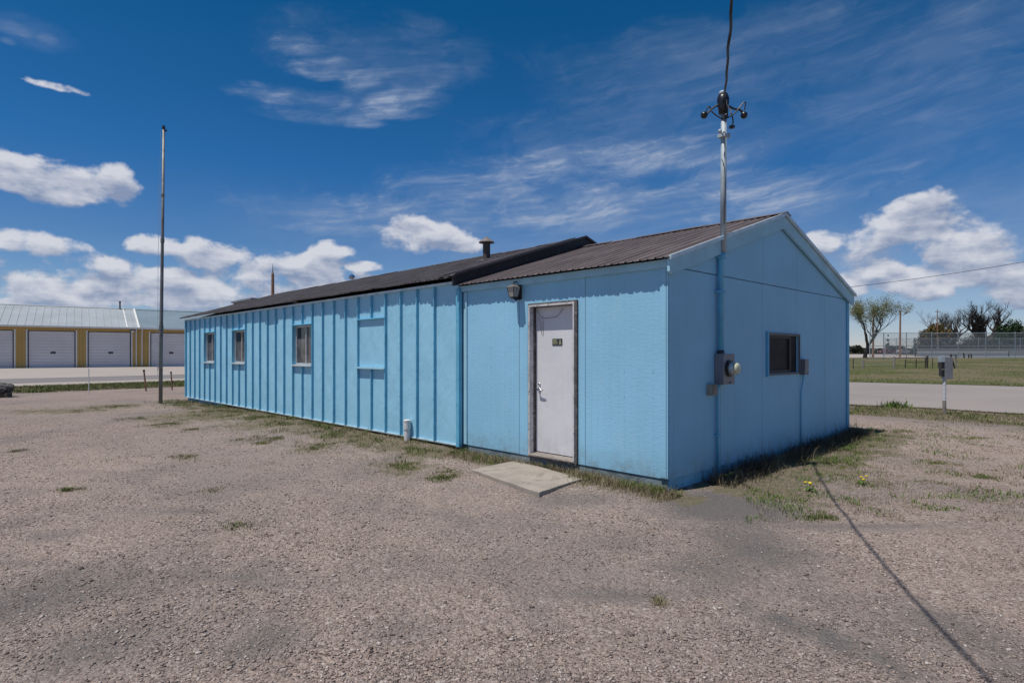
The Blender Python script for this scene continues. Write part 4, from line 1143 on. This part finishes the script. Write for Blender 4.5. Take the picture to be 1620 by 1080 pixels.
rail(1414, 1466.5, .93, .03); rail(1432, 1464, .55, .035); rail(1349.5, 1414, .75, .012, 'wire', 'galv'); rail(1349.5, 1414, .35, .012, 'wire', 'galv'); rail(1466.5, 1484, .7, .012, 'wire', 'galv')
o = at(1507, 50); wp = thing('fence_posts', 'bundle of dark leaning fence posts behind the utility box', 'fence posts', o)
for dx, h, ln, mat in ((-.12, 1.25, .02, 'barkdark'), (.05, 1.2, .22, 'black'), (.30, 1.15, .03, 'wood_grey')):
    m = MB(); m.tube([(dx+ln, 0, -.2), (dx-ln, 0, h)], .055, 8); m.build('post', M[mat], wp)
m = MB(); m.tube([(-.15, -.06, 1.1), (.34, -.06, 1.18)], .035, 6); m.build('rail', M['barkdark'], wp)
for i_, (px, h, lab) in enumerate(((1525, .75, 'low dark post leaning at the field edge before the court fence, leftmost of three'), (1533, .55, 'short dark post at the court edge, middle of the three'), (1537, .6, 'short dark post at the court edge, right one of three'))):
    o = at(px, 83); tag(MB().tube([(.08 if i_ == 0 else 0, 0, -.2), (-.05, 0, h), (-.05, 0, h+.04)], [.09, .085, .05], 8).build('short_post', M['barkdark'], None, loc=o), lab, 'post', 'short posts before the court')

# ------------------------------------------------------------------ trees
def make_tree(label, cat, px, D, H, spread, seed, leafmat, barkmat, leafn, levels=5, trunk_h=.22, r0=.25, name='tree', up_=.55, leafsize=.12, lean=0, kids=(3, 4), fork=.75, wid=8.0, shift=0, grp='trees beyond the court'):
    rr = random.Random(seed); o = at(px, D); t = thing(name, label, cat, o, group=grp)
    mb = MB(); tips = []
    def grow(p, d, L, r, lv):
        n = 4; pts = [p]; rad = [r]
        q = Vector(p); dd = Vector(d)
        for i in range(n):
            dd = (dd+Vector((rr.gauss(0, .12), rr.gauss(0, .12), rr.gauss(0, .08)+.05))).normalized()
            q = q+dd*L/n; pts.append(q.copy()); rad.append(r*(1-.45*(i+1)/n))
        mb.tube(pts, rad, 7 if lv < 2 else (5 if lv < 3 else 3), cap=False)
        if lv >= 2: tips.extend(pts[1:])
        if lv >= levels: return
        for k in range(rr.randint(*kids)):
            a = rr.random()*6.283; s = fork*rr.uniform(.55, 1.1)*(1 if lv else .8)
            side = Vector((math.cos(a)*spread, math.sin(a)*spread, 0))
            nd = (dd*(1-s*.4)+side*s+Vector((0, 0, up_*.35))).normalized()
            j = rr.choice((2, 3, 4, 4)) if lv else 4
            grow(pts[j], nd, L*rr.uniform(.58, .80) if lv else L*rr.uniform(1.1, 1.5), rad[j]*rr.uniform(.55, .75), lv+1)
    grow(Vector((0, 0, -.2)), Vector((lean, 0, 1)).normalized(), H*trunk_h, r0, 0)
    zmax = max(v[2] for v in mb.v); k = H/zmax
    hx = sorted(v[0]*k for v in mb.v); lo_, hi_ = hx[len(hx)//50], hx[-len(hx)//50]; kx = wid/(hi_-lo_); off = (hi_+lo_)/2*kx-shift
    hy = sorted(v[1]*k for v in mb.v); ly_, hy_ = hy[len(hy)//50], hy[-len(hy)//50]; ky = wid/(hy_-ly_); offy = (hy_+ly_)/2*ky
    def fit(v):
        w = smooth(0, .55*H, v[2]*k); zf = smooth(0, .35*H, v[2]*k); fx = 1+(kx-1)*zf; fy = 1+(ky-1)*zf
        return (v[0]*k*fx-off*w, v[1]*k*fy-offy*w, v[2]*k)
    mb.v = [fit(v) for v in mb.v]
    mb.build('trunk', M[barkmat], t)
    if leafn:
        tips = [fit(p) for p in tips]; n = leafn
        idx = [rr.randrange(len(tips)) for _ in range(n)]
        C = np.array([tips[i] for i in idx])+np.array([[rr.gauss(0, .3), rr.gauss(0, .3), rr.gauss(0, .3)] for _ in range(n)])
        leaves('crown', C, leafsize, M[leafmat], t)
    return t
def leaves(name, C, size, mat, parent):
    n = len(C); a = rng.normal(size=(n, 3)); a /= np.linalg.norm(a, axis=1)[:, None]; b = np.cross(a, rng.normal(size=(n, 3))); b /= np.linalg.norm(b, axis=1)[:, None]
    s = (size*(.5+rng.random(n)))[:, None]
    V = np.stack([C-a*s*.5, C+b*s*.35, C+a*s*.6, C-b*s*.35], 1).reshape(-1, 3)
    Fq = (np.arange(4)[None]+(np.arange(n)*4)[:, None])
    return raw_mesh(name, V, Fq, mat, parent, k=4)
make_tree('spreading tree with pale spring leaves beside the building corner', 'tree', 1369, 90, 10.0, .55, 11, 'springleaf', 'bark', 14000, 6, .15, .25, up_=1.5, leafsize=.10, fork=.5, wid=7.7, shift=.3, kids=(3, 4), grp='deciduous trees beyond the street')
make_tree('large bare dark tree, tallest one behind the court', 'tree', 1549, 150, 14.0, .7, 23, 'budleaf', 'barkdark', 1300, 6, .03, .38, up_=1.4, leafsize=.10, fork=.55, kids=(3, 4), wid=11.8, grp='bare trees behind the court')
make_tree('bare dark tree with trunk leaning left next to the largest bare tree', 'tree', 1514, 148, 11.8, .7, 36, 'budleaf', 'barkdark', 700, 6, .06, .28, up_=1.3, leafsize=.10, fork=.5, kids=(3, 4), wid=8.6, shift=-1.6, grp='bare trees behind the court')
def blob_bush(name, label, cat, px, D, wdt, H, n, mat, seed, lobes=9, size=.35, cone=0, depth=None, trunk=True, grp=None):
    r2 = np.random.default_rng(seed); rr = random.Random(seed); o = at(px, D); t = thing(name, label, cat, o, group=grp)
    if trunk: MB().tube([(0, 0, -.2), (0, 0, H*.6)], [.16, .05], 7).build('trunk', M['barkdark'], t)
    L = []
    for i in range(lobes):
        h = rr.random(); k = (1-h)**.7 if cone else math.sqrt(max(.05, 1-(h-.35)**2*1.8))
        L.append((rr.uniform(-1, 1)*wdt*.36*k, rr.uniform(-1, 1)*(depth or wdt)*.3*k, H*(.14+.72*h), wdt*(.14+.12*rr.random())*(k if cone else 1)+.15))
    idx = r2.integers(0, lobes, n); L = np.array(L)[idx]
    d = r2.normal(size=(n, 3)); d /= np.linalg.norm(d, axis=1)[:, None]
    C = L[:, :3]+d*(L[:, 3]*(.55+.5*r2.random(n)))[:, None]; C[:, 2] = np.clip(C[:, 2], .05, None)
    leaves('crown', C, size, mat, t); return t
blob_bush('evergreen_tree', 'rounded rusty brown evergreen behind the court wall', 'evergreen tree', 1480.5, 138, 6.6, 7.3, 9000, M['juniper'], 3, 34, .34, cone=0, grp='evergreens behind the court')
blob_bush('scrub', 'twiggy grey brown scrub under the large bare tree', 'scrub', 1532, 143, 7.5, 4.4, 6000, M['barkleaf'], 31, 24, .22)
blob_bush('evergreen_tree', 'dark green spreading evergreen in front of the white house', 'evergreen tree', 1600, 138, 7.0, 8.0, 9000, M['spruce'], 8, 30, .36, cone=0, grp='evergreens behind the court')
blob_bush('small_tree', 'pale yellow green tree at the far right edge', 'tree', 1624, 165, 3.2, 9.0, 2200, M['springleaf'], 9, 10, .3)
blob_bush('conifer', 'narrow dark conifer far away, left one of the slim pair', 'conifer', 1405, 215, 1.5, 8.0, 900, M['spruce'], 12, 12, .4, cone=1, grp='slim far conifers')
blob_bush('conifer', 'narrow dark conifer far away, shorter right one of the slim pair', 'conifer', 1447, 225, 1.4, 7.2, 800, M['spruce'], 13, 12, .4, cone=1, grp='slim far conifers')
hd = thing('hedge', 'long dark hedge along the back of the tennis court', 'hedge', at(1455, 132))
xs0 = at(1455, 132)[0]; xs1 = at(1720, 132)[0]; n = 14000
C = np.stack([rng.random(n)*(xs1-xs0), rng.normal(size=n)*.5, rng.random(n)**.7*(2.15+.35*np.sin(rng.random(n)*6))+.05], 1)
leaves('foliage', C, .32, M['hedge'], hd)
hd = thing('hedge', 'far dark line of scrub beyond the paved lot at left', 'hedge', at(1335, 205))
xs0 = at(1335, 205)[0]; xs1 = at(1470, 205)[0]; n = 9000; xx = rng.random(n)*(xs1-xs0)
C = np.stack([xx, rng.normal(size=n)*1.0, rng.random(n)*(2.1+.7*np.sin(xx*.45)+.4*np.sin(xx*1.7))+.05], 1)
leaves('foliage', C, .5, M['hedge'], hd)
# white house behind the court
ho = thing('white_house', 'small white house with dark roof behind the right evergreen', 'house', at(1560, 150))
m = MB(); m.box(0, 11, 0, 7, -.3, 3.05); m.build('wall', M['white'], ho)
m = MB(); m.prism([(-.4, 2.95), (3.5, 4.9), (11.4, 4.9), (11.4, 3.06), (-.4, 3.06)], 'y', -.4, 7.4); m.build('roof', basic('dark shingles', (.06, .055, .055), .9, .2, 1), ho)
m = MB(); m.box(3.6, 4.9, -.03, .01, 1.0, 2.2); m.build('window', M['glass'], ho)
m = MB(); m.box(.8, 2.6, -.04, -.001, .0, 2.2); m.build('garage_door', M['shopdoor'], ho)
# vehicles in the lot
def car(px, D, L, H, col, label, pickup, name, cat):
    o = at(px, D); c = thing(name, label, cat, (o[0], o[1], o[2]+.07), R(4))
    paint = basic(name+' paint', col, .35, .05, 1)
    m = MB()
    if pickup:
        m.prism([(0, .45), (0, 1.05), (.12, 1.12), (1.35, 1.15), (2.0, 1.85), (3.1, 1.88), (3.3, 1.2), (L, 1.2), (L, .5)], 'y', -.95, .95)
    else:
        m.prism([(0, .4), (.05, .95), (1.1, 1.05), (1.8, H), (3.4, H), (L-.2, 1.1), (L, .45)], 'y', -.9, .9)
    m.build('body', paint, c, bevel=.05)
    m = MB(); z1 = (1.78 if pickup else H-.08)
    m.prism([(1.55, 1.2), (2.05, z1), (2.95, z1), (3.0, 1.2)], 'y', -.965, .965); m.build('side_window', M['glass'], c)
    for xx in (.9, L-1.0):
        w_ = MB(); w_.lathe([(.38, -.98), (.40, -.93), (.40, .93), (.38, .98)], (xx, 0, .38), 18, 'y'); w_.build('wheel', M['darkgap'], c)
        w_ = MB(); w_.lathe([(.2, -.995), (.2, .995)], (xx, 0, .38), 12, 'y'); w_.build('wheel_hub', M['galv'], c)
    m = MB(); m.box(-.03, .0, -.8, -.5, .75, .95); m.build('headlight', M['white'], c); m = MB(); m.box(-.03, .0, .5, .8, .75, .95); m.build('headlight', M['white'], c)
car(1391, 190, 5.0, 1.8, (.13, .02, .03), 'dark red pickup truck parked on the far paved lot', True, 'pickup_truck', 'pickup truck')
car(1416, 196, 4.5, 1.5, (.45, .40, .40), 'pale car parked right of the dark red pickup', False, 'parked_car', 'car')
# distant power line crossing the sky at right
m = MB(); P_ = []
for i_ in range(25):
    t = i_/24; px = 1150+560*t; D = 34; py = 472-60*t-14*t*t+5*math.sin(t*3.14)
    P_.append(((px-810)/F*D, D, EYE+(560-py)/F*D))
m.tube(P_, .013, 5); tag(m.build('power_line', M['cable']), 'single thin overhead power line crossing the sky at right', 'power line')

# ------------------------------------------------------------------ sky
wd = bpy.data.worlds.new('World'); S.world = wd; wd.use_nodes = True
nt_ = wd.node_tree; nt_.nodes.clear(); t = T(nt_)
out = t.node('ShaderNodeOutputWorld'); bg = t.node('ShaderNodeBackground'); t.lk(bg.outputs[0], out.inputs[0])
SUN_EL = math.asin(-SUN.z); SUN_AZ = math.atan2(-SUN.x, -SUN.y)
sky = t.node('ShaderNodeTexSky'); sky.sky_type = 'NISHITA'; sky.sun_disc = False
sky.sun_elevation = SUN_EL; sky.sun_rotation = SUN_AZ % (2*math.pi)
sky.altitude = 1400; sky.air_density = 1.0; sky.dust_density = .35; sky.ozone_density = 3.0
gcd = t.co('Generated'); dx, dy, dz = t.sep(gcd)
az = dx._m('ARCTAN2', dy); hyp = (dx*dx+dy*dy)._m('SQRT').max(.001); el = dz/hyp
def ae(px, py):
    a = math.atan((px-810)/F); return a, (560-py)/F*math.cos(a)
def blob_group(name, blobs):
    gr = bpy.data.node_groups.new(name, 'ShaderNodeTree')
    gr.interface.new_socket('az', in_out='INPUT', socket_type='NodeSocketFloat'); gr.interface.new_socket('el', in_out='INPUT', socket_type='NodeSocketFloat')
    gr.interface.new_socket('d', in_out='OUTPUT', socket_type='NodeSocketFloat')
    gi = gr.nodes.new('NodeGroupInput'); go = gr.nodes.new('NodeGroupOutput')
    A_, E_ = X(gr, gi.outputs[0]), X(gr, gi.outputs[1]); acc = None
    for (px, py, rx, ry) in blobs:
        a0, e0 = ae(px, py); a1, _ = ae(px+rx, py); ra = abs(a1-a0); re = ry/F*math.cos(a0)
        u = (A_-a0)*(1/ra); v = (E_-e0)*(1/re)
        v = v.max(v*-1.35)                        # flatter undersides
        q = u*u+v*v
        q = q*-1+1.0
        acc = q if acc is None else acc._m('SMOOTH_MAX', q, .25)
    gr.links.new(acc.k, go.inputs[0]); return gr
CUM = [(300, 458, 130, 26), (560, 458, 75, 28), (180, 452, 80, 22), (40, 462, 60, 16), (450, 478, 140, 20), (35, 280, 62, 30), (115, 298, 80, 32), (188, 300, 34, 34), (60, 390, 75, 20), (255, 392, 60, 16), (340, 408, 58, 24), (312, 390, 30, 16), (150, 430, 72, 26), (60, 448, 62, 20),
       (230, 465, 120, 24), (410, 445, 75, 32), (490, 440, 80, 36), (522, 398, 32, 15), (572, 424, 38, 9), (330, 478, 120, 18), (100, 475, 110, 14), (20, 478, 40, 10), (668, 375, 66, 27), (738, 390, 26, 15),
       (1435, 368, 82, 34), (1500, 390, 90, 34), (1308, 386, 34, 19), (1400, 430, 70, 24), (1560, 440, 85, 24), (1475, 462, 45, 16), (1335, 455, 40, 20), (1640, 470, 70, 20), (-120, 420, 120, 60), (1800, 400, 150, 60), (90, 138, 50, 8), (1450, 355, 90, 40), (1545, 400, 70, 36), (1380, 400, 60, 40), (1430, 440, 60, 26), (1610, 455, 70, 26)]
gr = blob_group('cumulus', [(a_, b_, c_*1.12, d_*1.22) for a_, b_, c_, d_ in CUM])
vec = t.comb(az*1.0, el*1.35, 0.0)
def cum(azx, elx):
    v = t.comb(azx, elx*1.3, .37)
    n1 = t.noise(v, 17, 8, .56, .15); n2 = t.noise(v, 7, 3, .5)
    gn = t.node('ShaderNodeGroup'); gn.node_tree = gr; t.lk(azx, gn.inputs[0]); t.lk(elx, gn.inputs[1])
    return X(nt_, gn.outputs[0]).max(-1.6).min(.85)*1.05+(n1-.5)*4.6+(n2-.5)*1.3+.12
d0 = cum(az, el); d1 = cum(az-.004, el+.016)
alpha = d0.ramp(0, .85)
layer = t.noise(t.comb(az*1.0+el*.3, el*3.6, 5.1), 11, 5, .55)
shade = ((d0-d1)*.50+.42-(d0-.7).max(0)*.10+(layer-.5)*2.2).ramp(0, .9, kind='LINEAR')
detail = t.noise(t.comb(az, el*1.3, 1.7), 34, 5, .6)
shade = (shade+(detail-.5)*.35).max(0).min(1)
# thin high cloud
CIR1 = [(478, 78, 42, 26), (512, 108, 62, 24), (535, 168, 120, 20), (620, 150, 75, 32), (500, 186, 90, 13), (600, 338, 170, 26), (800, 298, 180, 34), (940, 262, 150, 34), (1060, 248, 110, 26),
        (960, 335, 400, 36), (1220, 305, 220, 34), (560, 360, 110, 18), (20, 46, 40, 12), (74, 62, 20, 12), (12, 66, 14, 7)]
CIR2 = [(600, 95, 150, 60), (900, 370, 520, 70), (1250, 430, 480, 90), (1150, 110, 330, 80), (1480, 190, 260, 110), (1500, 60, 240, 60), (1000, 240, 260, 80), (1550, 350, 260, 90), (60, 60, 60, 30)]
warp = t.noise(t.comb(az, el*1.5, 3.0), 4.5, 4, .55, 0, out=1)
def warped(ax_, ay_, k):
    va = t.node('ShaderNodeVectorMath'); va.operation = 'MULTIPLY_ADD'; t.lk(warp, va.inputs[0]); va.inputs[1].default_value = (k, k, 0); t.lk(t.comb(ax_, ay_, 0.0), va.inputs[2]); return X(nt_, va.outputs[0])
fine = t.noise(warped(az*1.0, (el-az*.14)*6.5, .22), 7.5, 9, .64, .1)
coarse = t.noise(warped(az*1.3, (el-az*.14)*3.0, .30), 5.0, 6, .60)
rag = t.noise(warped(az*1.0, (el-az*.14)*2.0, .5), 6.5, 6, .6)
cms = []
for nme, bl in (('cirrus', CIR1), ('thin cirrus', CIR2)):
    cg = blob_group(nme, bl); gn = t.node('ShaderNodeGroup'); gn.node_tree = cg; t.lk(az, gn.inputs[0]); t.lk(el, gn.inputs[1])
    cms.append((X(nt_, gn.outputs[0])+(rag-.5)*4.2).ramp(-1.0, 1.3))
body = coarse.ramp(.36, .66)
veil = el.ramp(.0, .30, .30, 0)*az.ramp(-.5, .6, .35, 1.0)
cir = (cms[0]*(.05+body*.22+fine.ramp(.40, .74)*(body*.8+.15))+cms[1]*(.06+body*.10+fine.ramp(.42, .8)*.16)+veil*t.noise(t.comb(az, el*3, 9.0), 3.5, 4, .55).ramp(.3, .6, .4, 1)).min(.8)
base = X(nt_, sky.outputs[0])
tint = t.cramp(el, [(0.0, (.95, .88, 1.0)), (.08, (.70, .84, 1.0)), (.17, (.42, .70, .96)), (.30, (.19, .65, 1.0)), (.57, (.060, .58, .87))])
sdot = dx*(-SUN.x)+dy*(-SUN.y)+dz*(-SUN.z)
tint = t.mix(sdot.ramp(.5, .97), tint, (1.0, 1.0, 1.0))
c = t.mix(1.0, base, tint, 'MULTIPLY')
CIRC, CLOUD_D, CLOUD_L = (4.2, 5.0, 6.6), (2.9, 3.6, 5.3), (7.7, 7.9, 8.6)
c = t.mix(cir, c, CIRC)
c = t.mix(alpha*.95, c, t.mix(shade, CLOUD_D, CLOUD_L))
t.lk(c, bg.inputs[0]); bg.inputs[1].default_value = .085

sl = bpy.data.lights.new('sun', 'SUN'); sl.energy = 4.3; sl.angle = R(.5); sl.color = (1, .95, .87)
so = bpy.data.objects.new('sun', sl); COL.objects.link(so); so.rotation_euler = SUN.to_track_quat('-Z', 'Y').to_euler(); so.location = (-6, -4, 20)

cam = bpy.data.cameras.new('camera'); co_ = bpy.data.objects.new('camera', cam); COL.objects.link(co_)
cam.sensor_width = 36; cam.lens = 36*F/1620; cam.shift_y = 20/1620; cam.clip_start = .05; cam.clip_end = 6000
co_.location = (0, 0, EYE); co_.rotation_euler = (R(90), 0, 0)
S.camera = co_
S.view_settings.view_transform = 'Standard'; S.view_settings.look = 'None'; S.view_settings.gamma = 1
S.view_settings.exposure = 0
S.cycles.max_bounces = 6; S.cycles.transparent_max_bounces = 12
S.cycles.use_denoising = True
